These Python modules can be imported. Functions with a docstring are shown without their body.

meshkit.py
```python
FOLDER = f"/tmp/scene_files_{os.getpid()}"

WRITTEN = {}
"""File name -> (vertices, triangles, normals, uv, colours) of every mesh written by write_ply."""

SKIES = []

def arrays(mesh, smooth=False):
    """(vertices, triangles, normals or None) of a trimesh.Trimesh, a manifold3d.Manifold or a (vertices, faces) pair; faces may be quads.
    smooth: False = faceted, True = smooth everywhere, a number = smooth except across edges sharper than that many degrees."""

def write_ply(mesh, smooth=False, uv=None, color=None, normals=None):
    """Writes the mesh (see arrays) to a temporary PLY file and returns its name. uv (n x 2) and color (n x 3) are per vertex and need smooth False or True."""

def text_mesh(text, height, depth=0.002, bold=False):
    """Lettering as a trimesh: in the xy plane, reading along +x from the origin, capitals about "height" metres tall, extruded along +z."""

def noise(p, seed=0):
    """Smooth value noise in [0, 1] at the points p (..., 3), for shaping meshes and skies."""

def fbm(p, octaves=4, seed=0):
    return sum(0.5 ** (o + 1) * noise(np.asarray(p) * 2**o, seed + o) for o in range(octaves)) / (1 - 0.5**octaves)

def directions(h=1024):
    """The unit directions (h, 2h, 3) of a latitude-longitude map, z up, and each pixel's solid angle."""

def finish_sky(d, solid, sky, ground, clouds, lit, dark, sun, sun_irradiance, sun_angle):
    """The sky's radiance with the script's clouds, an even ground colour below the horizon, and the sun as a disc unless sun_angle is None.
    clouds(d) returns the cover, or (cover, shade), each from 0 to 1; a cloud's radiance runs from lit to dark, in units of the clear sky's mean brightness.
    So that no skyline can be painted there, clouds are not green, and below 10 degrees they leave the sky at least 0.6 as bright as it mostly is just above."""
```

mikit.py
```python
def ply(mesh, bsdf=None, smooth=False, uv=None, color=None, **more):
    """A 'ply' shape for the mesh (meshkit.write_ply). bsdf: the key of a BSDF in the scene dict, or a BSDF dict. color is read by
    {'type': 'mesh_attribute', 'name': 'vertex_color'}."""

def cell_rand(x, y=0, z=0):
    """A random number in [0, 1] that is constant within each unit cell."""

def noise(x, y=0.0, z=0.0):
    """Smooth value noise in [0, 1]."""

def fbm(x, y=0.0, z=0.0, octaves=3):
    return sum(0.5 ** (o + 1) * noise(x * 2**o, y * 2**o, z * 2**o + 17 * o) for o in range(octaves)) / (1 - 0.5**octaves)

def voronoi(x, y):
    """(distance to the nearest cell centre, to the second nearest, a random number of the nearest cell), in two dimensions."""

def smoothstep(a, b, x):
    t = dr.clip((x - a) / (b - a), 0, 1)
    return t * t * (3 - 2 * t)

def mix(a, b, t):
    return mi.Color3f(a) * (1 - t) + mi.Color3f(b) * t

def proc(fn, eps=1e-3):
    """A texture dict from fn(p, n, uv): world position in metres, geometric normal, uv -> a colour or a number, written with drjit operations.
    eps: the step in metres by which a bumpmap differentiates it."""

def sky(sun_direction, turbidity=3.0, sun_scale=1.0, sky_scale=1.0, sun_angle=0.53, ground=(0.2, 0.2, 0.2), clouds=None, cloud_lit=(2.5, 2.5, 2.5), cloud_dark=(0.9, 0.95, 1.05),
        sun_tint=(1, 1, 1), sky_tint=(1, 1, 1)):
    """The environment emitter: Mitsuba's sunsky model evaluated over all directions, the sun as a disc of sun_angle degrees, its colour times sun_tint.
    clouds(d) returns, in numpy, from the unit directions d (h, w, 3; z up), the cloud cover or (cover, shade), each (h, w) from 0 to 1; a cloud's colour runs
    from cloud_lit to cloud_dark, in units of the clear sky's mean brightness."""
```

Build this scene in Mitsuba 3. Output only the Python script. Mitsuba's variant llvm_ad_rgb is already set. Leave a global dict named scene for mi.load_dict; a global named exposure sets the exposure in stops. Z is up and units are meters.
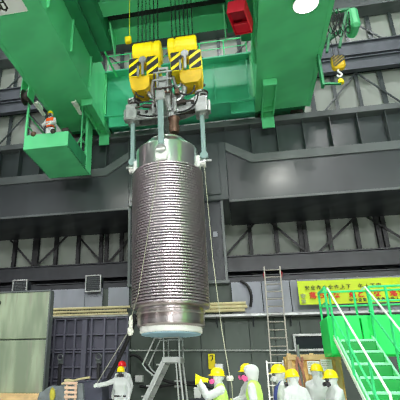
import math, random
import numpy as np, trimesh
import manifold3d as m3
import drjit as dr
import mitsuba as mi
import mikit, meshkit
from mikit import ply, proc, fbm, noise, voronoi, cell_rand, smoothstep, mix

random.seed(7); np.random.seed(7)
T = mi.ScalarTransform4f
PI = math.pi
scene, labels = {}, {}

# ------------------------------------------------------------------ camera, light, exposure
CAM_F, CAM_X0 = 455.0, 141.0
PITCH, YAW, EYE = math.atan(181 / 455), 0.211, (0.0, 0.0, 1.5)
FW = (-math.sin(YAW) * math.cos(PITCH), math.cos(YAW) * math.cos(PITCH), math.sin(PITCH))
scene['camera'] = {'type': 'perspective', 'fov': 2 * math.degrees(math.atan(200 / CAM_F)), 'fov_axis': 'x', 'near_clip': 0.05, 'far_clip': 300.0,
                   'principal_point_offset_x': (200 - CAM_X0) / 400,
                   'to_world': T().look_at(origin=list(EYE), target=[EYE[i] + FW[i] for i in range(3)], up=[0, 0, 1])}
exposure = 0.0
L_BAY = 230.0          # high-bay lamps under the roof
L_CRANE = 165.0        # lamps under the crane girders
L_FLOOD = 420.0        # floodlights added unseen behind the camera, for key light and cask streaks

# ------------------------------------------------------------------ materials
def srgb(r, g, b):
    f = lambda c: c / 12.92 if c <= 0.04045 else ((c + 0.055) / 1.055) ** 2.4
    return [f(r / 255), f(g / 255), f(b / 255)]
def rgb(c): return {'type': 'rgb', 'value': list(c)}
def mat(key, col, rough=0.5, metal=0.0, spec=0.5, **kw):
    tex = col if isinstance(col, dict) else rgb(col)
    scene[key] = {'type': 'twosided', 'bsdf': {'type': 'principled', 'base_color': tex, 'roughness': rough, 'metallic': metal, 'specular': spec, **kw}}
def dirty(col, amount=0.25, scale=1.3, streak=True):
    col2 = [c * (1 - amount) for c in col]
    def fn(p, n, uv):
        a = fbm(p.x * scale + p.y * 0.7 * scale, p.z * scale * (0.35 if streak else 1.0) + p.y * scale * 0.6, p.y * scale, 4)
        return mix(col2, col, smoothstep(0.3, 0.65, a))
    return proc(fn)

GREEN, TEAL = srgb(90, 200, 134), srgb(72, 188, 142)
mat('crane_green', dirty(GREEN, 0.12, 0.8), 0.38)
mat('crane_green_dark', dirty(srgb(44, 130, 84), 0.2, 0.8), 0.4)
mat('crane_teal', dirty(TEAL, 0.15, 0.8), 0.35)
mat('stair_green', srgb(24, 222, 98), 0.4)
mat('stair_shade', srgb(14, 150, 66), 0.45)  # shade of the gaps below the treads, painted into the risers
mat('stair_lit_edge', srgb(150, 240, 185), 0.4)  # highlights on stringers and nosings, painted in as paler green
mat('rail_green', srgb(60, 214, 130), 0.35)
mat('rail_white', srgb(225, 240, 225), 0.4)  # white-lit look of handrail and stringer put into the colour
mat('steel_grey', dirty(srgb(64, 72, 73), 0.25, 0.9), 0.24)
mat('steel_gloss', dirty(srgb(58, 63, 66), 0.22, 0.9), 0.27, 0.0, 0.6)
mat('steel_dull', dirty(srgb(88, 93, 100), 0.2, 0.9), 0.6, 0.0, 0.3)
mat('steel_mid', dirty(srgb(88, 95, 95), 0.22, 0.9), 0.35)
mat('steel_dark', dirty(srgb(48, 52, 58), 0.25, 1.0), 0.42)
mat('steel_black', srgb(30, 31, 34), 0.5)
mat('wall_panel', dirty(srgb(142, 150, 141), 0.18, 0.8), 0.55)
mat('low_wall', dirty(srgb(80, 90, 84), 0.28, 1.1), 0.6)
mat('sheet_grey', dirty(srgb(142, 146, 156), 0.15, 2.0), 0.5)
mat('navy', dirty(srgb(76, 76, 90), 0.2, 1.6), 0.5)
mat('navy_rib', srgb(84, 84, 98), 0.5)
def shield_fn(p, n, uv):
    a = fbm(p.x * 2.2, p.z * 0.45, 3.0, 4)
    b = fbm(p.x * 9.0, p.z * 0.9, 7.0, 3)
    return mix(mix(srgb(120, 134, 112), srgb(152, 166, 140), smoothstep(0.3, 0.7, a)), srgb(136, 132, 122), 0.5 * smoothstep(0.55, 0.8, b))
mat('shield_paint', proc(shield_fn), 0.55)
mat('floor_mat', dirty(srgb(206, 208, 200), 0.12, 0.6, False), 0.45)
mat('roof_mat', srgb(96, 100, 104), 0.7)
mat('hall_wall', srgb(84, 82, 84), 0.6)
mat('added_strip_white', srgb(206, 198, 202), 0.6)  # pale strips added out of view, reflected as bright cask streaks
mat('side_wall_mat', srgb(70, 72, 76), 0.6)
mat('added_strip_green', srgb(120, 210, 90), 0.6)  # unseen added strip that gives the cask its green streak
mat('added_strip_pink', srgb(220, 180, 200), 0.6)  # unseen added strip for a pinkish streak near the cask edge
mat('fin_metal', srgb(206, 196, 201), 0.36, 0.93)
mat('cask_core', srgb(132, 126, 130), 0.4, 0.95)  # shade of the gaps between fins put into a darker core colour
mat('polished', srgb(236, 236, 234), 0.2, 0.95)
def skirt_fn(p, n, uv):
    a = fbm(p.z * 14.0, p.x * 0.8, p.y * 0.8, 3)
    return mix(srgb(176, 162, 158), srgb(206, 198, 198), smoothstep(0.35, 0.65, a))
mat('skirt_metal', proc(skirt_fn), 0.27, 0.95)
mat('white_paint', srgb(226, 228, 224), 0.4)
mat('blue_film', srgb(150, 186, 204), 0.35)
mat('galv', dirty(srgb(170, 174, 172), 0.3, 6.0, False), 0.36, 0.6)
mat('galv_teal', srgb(124, 150, 146), 0.42, 0.4)
mat('dark_iron', srgb(66, 60, 56), 0.45, 0.6)
mat('copper', srgb(104, 80, 66), 0.45, 0.6)
mat('aluminium', srgb(176, 180, 178), 0.4, 0.5)
mat('old_aluminium', srgb(150, 146, 136), 0.5, 0.4)
mat('hook_yellow', dirty(srgb(240, 218, 16), 0.12, 3.0, False), 0.3)
mat('hook_amber', dirty(srgb(222, 184, 26), 0.18, 3.0, False), 0.4)
mat('black_paint', srgb(22, 22, 22), 0.45)
mat('wire_black', srgb(20, 22, 22), 0.5, 0.2)
mat('red_paint', srgb(196, 22, 44), 0.4)
mat('red_dark', srgb(140, 18, 36), 0.5)
mat('pole_yellow', dirty(srgb(196, 186, 142), 0.2, 3.0, False), 0.6)
mat('banner_yellow', srgb(198, 222, 20), 0.55)
mat('text_red', srgb(206, 52, 22), 0.6)
mat('text_black', srgb(34, 34, 26), 0.6)
mat('text_grey', srgb(150, 160, 110), 0.6)
mat('dull_yellow', dirty(srgb(186, 178, 60), 0.3, 9.0, False), 0.7)
mat('paper', srgb(226, 228, 226), 0.7)
def osb_fn(p, n, uv):
    d1, d2, r = voronoi(p.x * 16 + p.y * 16, p.z * 9)
    a = fbm(p.x * 3, p.z * 2, p.y * 3, 3)
    return mix(mix(srgb(204, 158, 84), srgb(240, 204, 130), r), srgb(150, 104, 54), 0.6 * smoothstep(0.5, 0.75, a))
mat('osb', proc(osb_fn), 0.7)
mat('timber', dirty(srgb(218, 186, 132), 0.22, 4.0, False), 0.7)
mat('pink_wood', srgb(206, 176, 150), 0.7)
mat('glass_dark', srgb(40, 46, 50), 0.12)
mat('rope_white', srgb(172, 172, 150), 0.8)
mat('rope_brown', srgb(168, 116, 96), 0.8)
mat('hose_black', srgb(20, 20, 22), 0.6)
mat('cloth_white', srgb(226, 228, 214), 0.85)
mat('tarp_grey', dirty(srgb(112, 120, 122), 0.25, 5.0, False), 0.6)
mat('tarp_navy', srgb(60, 62, 78), 0.6)
mat('suit_white', srgb(200, 205, 203), 0.85)
mat('skin', srgb(206, 164, 136), 0.55)
mat('glove_white', srgb(226, 232, 226), 0.7)
mat('glove_yellow', srgb(204, 208, 120), 0.7)
mat('boot_black', srgb(34, 34, 36), 0.6)
mat('helmet_yellow', srgb(250, 226, 12), 0.3)
mat('helmet_red', srgb(226, 34, 40), 0.3)
mat('lime_vest', srgb(190, 228, 112), 0.7)
mat('orange_vest', srgb(244, 96, 36), 0.7)
mat('mask_dark', srgb(52, 50, 56), 0.35)
mat('mask_visor', srgb(96, 104, 112), 0.15)
mat('mask_white', srgb(214, 216, 220), 0.6)
mat('pink_filter', srgb(236, 96, 160), 0.55)
mat('harness_blue', srgb(64, 76, 140), 0.7)
mat('belt_dark', srgb(44, 44, 48), 0.7)
mat('megaphone_yellow', srgb(246, 236, 20), 0.4)
mat('box_grey', srgb(172, 178, 174), 0.5)
mat('lamp_white', srgb(235, 235, 228), 0.4)
mat('eye_white', srgb(235, 235, 230), 0.3)

# ------------------------------------------------------------------ mesh helpers
def cat(ms): return trimesh.util.concatenate([m for m in ms if m is not None])
def bx(x0, x1, y0, y1, z0, z1):
    b = trimesh.creation.box((abs(x1 - x0), abs(y1 - y0), abs(z1 - z0)))
    b.apply_translation(((x0 + x1) / 2, (y0 + y1) / 2, (z0 + z1) / 2)); return b
def cb(x0, x1, y0, y1, z0, z1, c=0.02):
    """Box with chamfered edges."""
    h = np.array([abs(x1 - x0), abs(y1 - y0), abs(z1 - z0)]) / 2
    c = min(c, h.min() * 0.8); pts = []
    for s in np.ndindex(2, 2, 2):
        s = np.array(s) * 2 - 1
        for k in range(3):
            q = h - c; q[k] = h[k]; pts.append(s * q)
    m = trimesh.PointCloud(np.array(pts)).convex_hull
    m.apply_translation(((x0 + x1) / 2, (y0 + y1) / 2, (z0 + z1) / 2)); return m
def tube(p0, p1, r, n=8, r1=None):
    p0, p1 = np.array(p0, float), np.array(p1, float); d = p1 - p0; L = np.linalg.norm(d); d = d / L
    a = np.cross(d, [0, 0, 1] if abs(d[2]) < 0.9 else [1, 0, 0]); a /= np.linalg.norm(a); b = np.cross(d, a)
    t = np.arange(n) * 2 * PI / n; ring = np.outer(np.cos(t), a) + np.outer(np.sin(t), b); r1 = r if r1 is None else r1
    v = np.vstack([p0 + ring * r, p1 + ring * r1, p0, p1]); i = np.arange(n); j = (i + 1) % n
    f = np.vstack([np.c_[i, j, j + n], np.c_[i, j + n, i + n], np.c_[j, i, i * 0 + 2 * n], np.c_[i + n, j + n, i * 0 + 2 * n + 1]])
    return trimesh.Trimesh(v, f[:, ::-1], process=False)
def path(pts, r, n=7):
    """A swept round bar through the points, one mesh with mitred joints."""
    P = np.array(pts, float); k = len(P)
    tan = np.gradient(P, axis=0); tan /= np.linalg.norm(tan, axis=1, keepdims=True)
    a = np.cross(tan[0], [0, 0, 1] if abs(tan[0][2]) < 0.9 else [1, 0, 0]); a /= np.linalg.norm(a)
    t = np.arange(n) * 2 * PI / n; V = []
    for q in range(k):
        a = a - tan[q] * (a @ tan[q]); a /= np.linalg.norm(a); b = np.cross(tan[q], a)
        V.append(P[q] + r * (np.outer(np.cos(t), a) + np.outer(np.sin(t), b)))
    V = np.vstack(V + [P[:1], P[-1:]]); F = []; i = np.arange(n); j = (i + 1) % n
    for q in range(k - 1):
        F += [np.c_[i + q * n, j + q * n, j + q * n + n], np.c_[i + q * n, j + q * n + n, i + q * n + n]]
    F += [np.c_[j, i, i * 0 + k * n], np.c_[i + (k - 1) * n, j + (k - 1) * n, i * 0 + k * n + 1]]
    return trimesh.Trimesh(V, np.vstack(F), process=False)
def curve(pts, n=24):
    from scipy.interpolate import CubicSpline
    P = np.array(pts, float); s = np.r_[0, np.cumsum(np.linalg.norm(np.diff(P, axis=0), axis=1))]
    return CubicSpline(s, P)(np.linspace(0, s[-1], n))
def lathe(prof, n=64, closed=False):
    """Revolve (r, z) points about z."""
    P = np.array(prof, float); k = len(P); t = np.arange(n) * 2 * PI / n
    V = np.vstack([np.c_[r * np.cos(t), r * np.sin(t), np.full(n, z)] for r, z in P]); i = np.arange(n); j = (i + 1) % n; F = []
    for q in range(k if closed else k - 1):
        a, b = q * n, ((q + 1) % k) * n
        F += [np.c_[i + a, j + a, j + b], np.c_[i + a, j + b, i + b]]
    return trimesh.Trimesh(V, np.vstack(F), process=False)
def prism(poly, y0, y1):
    """Outline in x-z extruded along y."""
    from shapely.geometry import Polygon
    m = trimesh.creation.extrude_polygon(Polygon(poly), abs(y1 - y0), engine='earcut')
    v = m.vertices.copy(); m.vertices = np.c_[v[:, 0], max(y0, y1) - v[:, 2], v[:, 1]]; return m
def prism_x(poly, x0, x1):
    """Outline in y-z extruded along x."""
    from shapely.geometry import Polygon
    m = trimesh.creation.extrude_polygon(Polygon(poly), abs(x1 - x0), engine='earcut')
    v = m.vertices.copy(); m.vertices = np.c_[min(x0, x1) + v[:, 2], v[:, 0], v[:, 1]]; return m
def beam_h(p0, p1, w, d, ref=(0, 1, 0)):
    """Rectangular bar from p0 to p1; d is its size along ref."""
    p0, p1 = np.array(p0, float), np.array(p1, float); t = p1 - p0; L = np.linalg.norm(t); t /= L
    r = np.array(ref, float); r -= t * (r @ t); r /= np.linalg.norm(r); s = np.cross(t, r)
    m = trimesh.creation.box((w, d, L)); R = np.eye(4); R[:3, 0], R[:3, 1], R[:3, 2], R[:3, 3] = s, r, t, (p0 + p1) / 2
    if np.linalg.det(R[:3, :3]) < 0: R[:3, 0] *= -1
    m.apply_transform(R); return m
def rot(m, axis, deg, at=(0, 0, 0)):
    m = m.copy(); m.apply_transform(trimesh.transformations.rotation_matrix(math.radians(deg), axis, at)); return m
def mv(m, *t): m = m.copy(); m.apply_translation(t); return m

taken = {}
def numbered(name):
    k = taken.get(name, 0); taken[name] = k + 1
    return name if k == 0 else f'{name}_{k:03d}'
def thing(name, label, category, group=None):
    key = numbered(name); labels[key] = {'label': label, 'category': category}
    if group: labels[key]['group'] = group
    return key
def obj(name, m, material, parent=None, smooth=30, label=None, kind=None, **more):
    key = numbered(f'{parent}__{name}' if parent else name)
    if isinstance(m, list): m = cat(m)
    scene[key] = m if isinstance(m, dict) else ply(m, material, smooth=smooth, **more)
    d = {}
    if label: d['label'] = label
    if kind: d['kind'] = kind
    if d: labels.setdefault(key, {}).update(d)
    return key
def solo(name, m, material, label, category, group=None, smooth=30, **more):
    key = obj(name, m, material, None, smooth, **more); labels[key] = {'label': label, 'category': category}
    if group: labels[key]['group'] = group
    return key
def struct(name, m, material, smooth=30, label=None):
    return obj(name, m, material, None, smooth, label=label, kind='structure')

# ------------------------------------------------------------------ the hall
struct('floor', bx(-26, 20, -16, 25, -0.3, 0), 'floor_mat')
struct('ceiling', bx(-26, 20, -16, 25, 25.5, 25.8), 'roof_mat')
struct('wall_left', bx(-26.3, -26, -16, 25, 0, 25.5), 'side_wall_mat')
struct('wall_right', bx(20, 20.3, -16, 25, 0, 25.5), 'side_wall_mat')
struct('added_strip_1', cb(19.6, 20.0, -5.5, 0.0, 0, 25.5, .05), 'added_strip_green', label='unseen green strip added on the right wall for cask reflections')  # strips here are added outside the view so the cask reflects vertical streaks
struct('added_strip_3', cb(0.2, 5.2, -16, -15.75, 0, 25.5, .05), 'added_strip_white', label='pale strip added behind the camera for cask reflections')
struct('added_strip_4', cb(-25.5, -20.5, -16, -15.75, 0, 25.5, .05), 'added_strip_white', label='pale left corner strip added behind the camera for cask reflections')
struct('added_strip_5', cb(16.5, 20, -16, -15.6, 0, 25.5, .05), 'added_strip_white', label='pale right corner strip added behind the camera for cask reflections')
struct('added_strip_2', cb(-26, -25.6, 7.5, 10.6, 0, 25.5, .05), 'added_strip_pink', label='unseen pale pink strip added on the left wall for cask reflections')
struct('wall_front', bx(-26, 20, -16.3, -16, 0, 25.5), 'hall_wall')
wall = struct('wall_back', bx(-26, 20, 24.3, 24.6, 0, 25.5), 'steel_dark', label='back wall of pale panels between dark steel columns and braces')

LOWCOL = [-14.0, -12.72, -11.38, -10.13, -8.78, -7.42, -6.23, -4.9, -3.6, -2.2, -0.6, 0.81, 2.15, 3.6, 4.77, 6.09, 7.38, 8.7, 10.0, 11.3, 12.6]
def bay_panels(cols, z0, z1, y):
    for a, b in zip(cols[:-1], cols[1:]):
        m = cb(a + 0.02, b - 0.02, y, y + 0.12, z0, z1, 0.02)
        obj('panel', m, 'wall_panel', wall, False)
bay_panels(LOWCOL, 7.3, 10.6, 24.08)
def h_column(x, z0, z1, y, w=0.22):
    return cat([bx(x - w / 2, x + w / 2, y, y + 0.025, z0, z1), bx(x - w / 2, x + w / 2, y + 0.2, y + 0.225, z0, z1), bx(x - 0.012, x + 0.012, y + 0.025, y + 0.2, z0, z1)])
for x in LOWCOL:
    obj('column', h_column(x, 6.6, 10.7, 23.78, 0.36 if x in (-11.38,) else 0.2), 'steel_black', wall, False)
for x in (-7.1, 3.36, 7.1): obj('column', h_column(x, 6.6, 10.7, 23.78, 0.2), 'steel_black', wall, False)
for (xa, za, xb, zb) in ((1.5, 9.75, -0.5, 7.65), (1.5, 9.75, 3.5, 7.6), (6.38, 9.5, 4.1, 7.55), (6.38, 9.5, 8.6, 7.55), (-9.1, 9.6, -11.2, 7.6), (-9.1, 9.6, -7.3, 7.6), (-13.4, 9.7, -11.4, 7.6), (-13.4, 9.7, -15.4, 7.6), (-5.2, 9.5, -6.95, 7.55)):
    obj('brace', beam_h((xa, 23.72, za), (xb, 23.72, zb), 0.11, 0.05), 'steel_black', wall, False)
# chords under the lower panels
obj('beam', [bx(-26, 20, 23.5, 23.75, 6.72, 7.5), bx(-26, 20, 23.4, 23.8, 7.46, 7.52), bx(-26, 20, 23.4, 23.8, 6.68, 6.74)], 'steel_dark', wall, False)
obj('beam', [bx(-26, 20, 23.3, 23.6, 5.95, 6.4), bx(-26, 20, 23.2, 23.7, 6.38, 6.43)], 'steel_dark', wall, False)
# upper wall
UPCOL = [-26 + 1.27 * k for k in range(37)]
off = 6.3 - min(UPCOL, key=lambda x: abs(x - 6.3)); UPCOL = [x + off for x in UPCOL if -25 < x + off < 19.5]
UPSEEN = [x for x in UPCOL if -18 < x < 12.5]
bay_panels(UPSEEN, 12.9, 18.2, 24.08); bay_panels(UPSEEN, 19.8, 22.3, 24.08)
for i, x in enumerate(UPSEEN):
    obj('column', h_column(x, 12.8, 22.4, 23.9, 0.26 if i % 3 == 0 else 0.2), 'steel_grey', wall, False)
for k, x in enumerate(UPSEEN[::4]):
    for s in (-1, 1):
        obj('brace', beam_h((x, 23.8, 18.05), (x + s * 2.1, 23.8, 15.6), 0.09, 0.05), 'steel_grey', wall, False)
        obj('brace', beam_h((x, 23.8, 22.1), (x + s * 2.1, 23.8, 19.9), 0.09, 0.05), 'steel_grey', wall, False)
def i_beam(x0, x1, y, z0, z1, dep=0.35, tf=0.06):
    return cat([bx(x0, x1, y, y + dep, z1 - tf, z1), bx(x0, x1, y, y + dep, z0, z0 + tf), bx(x0, x1, y + dep * 0.45, y + dep * 0.6, z0, z1)])
obj('beam', i_beam(-26, 20, 23.4, 19.02, 19.96), 'steel_dull', wall, False)
obj('beam', i_beam(-26, 20, 23.4, 18.02, 18.86), 'steel_dull', wall, False)
obj('beam', [bx(-26, 20, 23.2, 23.9, 22.15, 23.4), bx(-26, 20, 23.0, 24.0, 22.1, 22.16)], 'steel_mid', wall, False)

# crane runway on the back wall
rw = thing('crane_runway', 'long dark grey crane runway girder with stiffeners crossing the back wall', 'girder')
RX0, RX1 = -16.0, 13.0
obj('rail_flange', cb(RX0, RX1, 20.0, 21.1, 13.2, 13.5, 0.015), 'steel_mid', rw, False)
obj('crane_rail', cb(RX0, RX1, 20.5, 20.62, 13.5, 13.6, 0.01), 'steel_dark', rw, False)
obj('web', bx(RX0, RX1, 20.5, 20.56, 11.3, 13.22), 'steel_grey', rw, False)
st = bx(-0.02, 0.02, 20.06, 20.5, 11.35, 13.2); stp = ply(st, 'steel_grey', smooth=False)
for x in [-0.05 + 1.22 * k for k in range(-13, 11)]:
    obj('stiffener', {**stp, 'to_world': T().translate([x, 0, 0])}, None, rw)
COLX0, COLX1 = -4.9, -0.1
def band(side):
    if side > 0: return [(COLX1, 12.3), (1.2, 11.52), (RX1, 11.52), (RX1, 11.1), (1.05, 11.1), (COLX1, 11.85)]
    return [(COLX0, 12.3), (-6.2, 11.52), (RX0, 11.52), (RX0, 11.1), (-6.05, 11.1), (COLX0, 11.85)]
for s in (-1, 1):
    obj('haunched_flange', prism(band(s), 19.95, 20.5), 'steel_mid', rw, False)
# box girder below
bg = thing('box_girder', 'deep smooth grey box girder with glossy lamp reflections below the crane runway', 'girder')
for s, (a, b) in enumerate(((RX0, COLX0), (COLX1, RX1))):
    obj('face_plate', cb(a, b, 20.05, 20.12, 9.28, 11.12, 0.01), 'steel_gloss', bg, False)
    hp = [(COLX1, 11.1), (COLX1, 11.9), (1.05, 11.1)] if s else [(COLX0, 11.1), (COLX0, 11.9), (-6.05, 11.1)]
    obj('haunch_plate', prism(hp, 20.05, 20.12), 'steel_gloss', bg, False)
    obj('soffit', bx(a, b, 20.06, 23.7, 9.24, 9.3), 'steel_dark', bg, False)
    obj('edge_lip', bx(a, b, 20.0, 20.08, 9.2, 9.3), 'steel_mid', bg, False)
# column behind the cask
co = thing('building_column', 'massive dark grey steel column rising behind the hanging cask', 'column')
obj('corbel', cb(COLX0, COLX1, 19.9, 23.7, 9.3, 12.32, 0.03), 'steel_grey', co, False)
obj('corbel_plate', cb(COLX0 + 0.1, -0.45, 19.82, 19.9, 9.55, 12.2, 0.015), 'steel_grey', co, False)
obj('shaft', bx(COLX0, -0.5, 20.15, 23.6, 5.55, 9.3), 'steel_dark', co, False)
for x in (COLX0, -0.5): obj('flange', cb(x - 0.02, x + 0.1, 20.0, 20.2, 5.55, 9.3, 0.01), 'steel_mid', co, False)
obj('base_collar', cb(COLX0 - 0.05, -0.35, 20.0, 23.6, 5.45, 5.6, 0.02), 'steel_mid', co, False)
obj('rating_plate', cb(-0.95, -0.75, 20.135, 20.16, 7.6, 7.85, 0.005), 'sheet_grey', co, False)

# lower wall
lw = struct('wall_lower', bx(-26, 20, 20.3, 20.6, 0, 5.45), 'low_wall', label='dark green grey lower wall below the shelf')
for i, x in enumerate(np.arange(-15, 13, 1.02)):   # wall plates with open joints, lower storey
    obj('panel', cb(x + 0.012, x + 1.008, 20.22, 20.32, 0.02, 3.95, 0.01), 'low_wall', lw, False)
for (a, b) in ((-8.62, -6.95), (-6.93, -6.1), (-5.82, -4.85), (-0.3, 0.95), (0.98, 2.1), (2.13, 3.2), (3.23, 4.3), (4.33, 5.4), (5.43, 6.5), (6.53, 7.6)):
    obj('cladding_sheet', cb(a, b, 20.05, 20.12, 4.62 if a < -3 else 4.12, 5.47, 0.01), 'sheet_grey', lw, False)
sh = thing('wall_shelf', 'long pale steel ledge running along the lower back wall', 'shelf')
obj('ledge', cb(-15, 12, 19.72, 20.22, 3.98, 4.1, 0.02), 'galv', sh, False)
for x in np.arange(-14.5, 12, 1.5): obj('bracket', prism_x([(20.22, 3.98), (19.8, 3.98), (20.22, 3.6)], x - 0.02, x + 0.02), 'steel_dark', sh, False)
solo('wall_pipe', path([(-5.0, 20.08, 2.72), (-2, 20.08, 2.69), (2.6, 20.08, 2.63), (9, 20.08, 2.6)], 0.035), 'galv', 'thin pale pipe running level across the lower wall', 'pipe')

# window in the lower wall
wn = thing('window_1', 'dark interior window with a pale frame above the wooden crate', 'window'); labels[wn] = {'kind': 'structure', 'label': labels[wn]['label']}
X0, X1, Z0, Z1 = 2.0, 3.62, 2.6, 3.28
obj('window_frame', [cb(X0, X1, 20.05, 20.22, Z1 - 0.1, Z1, .01), cb(X0, X1, 20.05, 20.22, Z0, Z0 + 0.1, .01), cb(X0, X0 + 0.1, 20.05, 20.22, Z0, Z1, .01), cb(X1 - 0.1, X1, 20.05, 20.22, Z0, Z1, .01)], 'galv', wn, False)
obj('pane', bx(X0 + 0.1, X1 - 0.1, 20.14, 20.16, Z0 + 0.1, Z1 - 0.1), 'glass_dark', wn, False)

# square vents on the ledge of the wall
def vent(x0, label):
    t = thing('ventilation_box', label, 'vent')
    z0, z1 = (5.33, 5.97) if x0 < -9 else (5.25, 6.03); x1 = x0 + 0.76; y = 19.75
    obj('casing', bx(x0 + 0.05, x1 - 0.05, y + 0.06, y + 0.55, z0 + 0.05, z1 - 0.05), 'steel_dark', t, False)
    obj('frame', [cb(x0, x1, y, y + 0.1, z1 - 0.06, z1, .01), cb(x0, x1, y, y + 0.1, z0, z0 + 0.06, .01), cb(x0, x0 + 0.06, y, y + 0.1, z0, z1, .01), cb(x1 - 0.06, x1, y, y + 0.1, z0, z1, .01)], 'galv', t, False)
    for k in range(7):
        z = z0 + 0.1 + k * (z1 - z0 - 0.16) / 7
        obj('louvre', rot(bx(x0 + 0.06, x1 - 0.06, y + 0.02, y + 0.07, z, z + 0.012), (1, 0, 0), 25, (0, y + 0.04, z)), 'steel_mid', t, False)
    obj('bracket', bx(x0 + 0.2, x1 - 0.2, y + 0.3, 20.35, z0 - 0.3 + 0.12, z0 + 0.06), 'steel_dark', t, False)
vent(-10.47, 'square louvred vent box behind the pale green shielding slab'); vent(-6.85, 'square louvred vent box above the pole bundle')
# poles stored on the ledge
G = 'poles lying on the wall ledge'
for i, (xa, xb, z, y) in enumerate(((-9.6, -4.75, 4.545, 19.87), (-9.2, -4.9, 4.40, 19.9), (-9.5, -4.85, 4.255, 19.9))):
    solo('wooden_pole', path([(xa, y, z), ((xa + xb) / 2, y, z), ((xa + xb) / 2 + 1, y, z), (xb, y, z)], 0.058, 9), 'pole_yellow',
         ('topmost pale yellow pole behind the ribbed navy panel', 'middle pale yellow pole of the stack above the ribbed navy panel', 'lowest pale yellow pole of the stack above the ribbed navy panel')[i], 'pole', G)
for i, (xa, xb, z, y) in enumerate(((-2.2, 0.25, 4.545, 19.88), (-2.0, 0.3, 4.405, 19.86), (-2.1, 0.2, 4.265, 19.88))):
    solo('wooden_pole', path([(xa, y, z), (xb, y, z)], 0.07, 9), 'pole_yellow',
         ('topmost pale pole on the ledge just right of the cask', 'middle pale pole on the ledge just right of the cask', 'lowest pale pole on the ledge just right of the cask')[i], 'pole', G)
for i, x in enumerate((-8.0, -5.6)): solo('pole_support', [cb(x - .09, x + .09, 19.74, 20.1, 4.1, 4.2, .01)], 'steel_black', ('dark block under the left part of the yellow poles', 'dark block under the right part of the yellow poles')[i], 'block')
solo('bent_hose', path(curve([(0.1, 19.95, 5.5), (0.42, 19.9, 5.2), (0.5, 19.9, 4.8), (0.42, 19.95, 4.4)], 14), 0.06), 'hose_black', 'short black bent hose on the wall beside the column base', 'hose')

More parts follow.
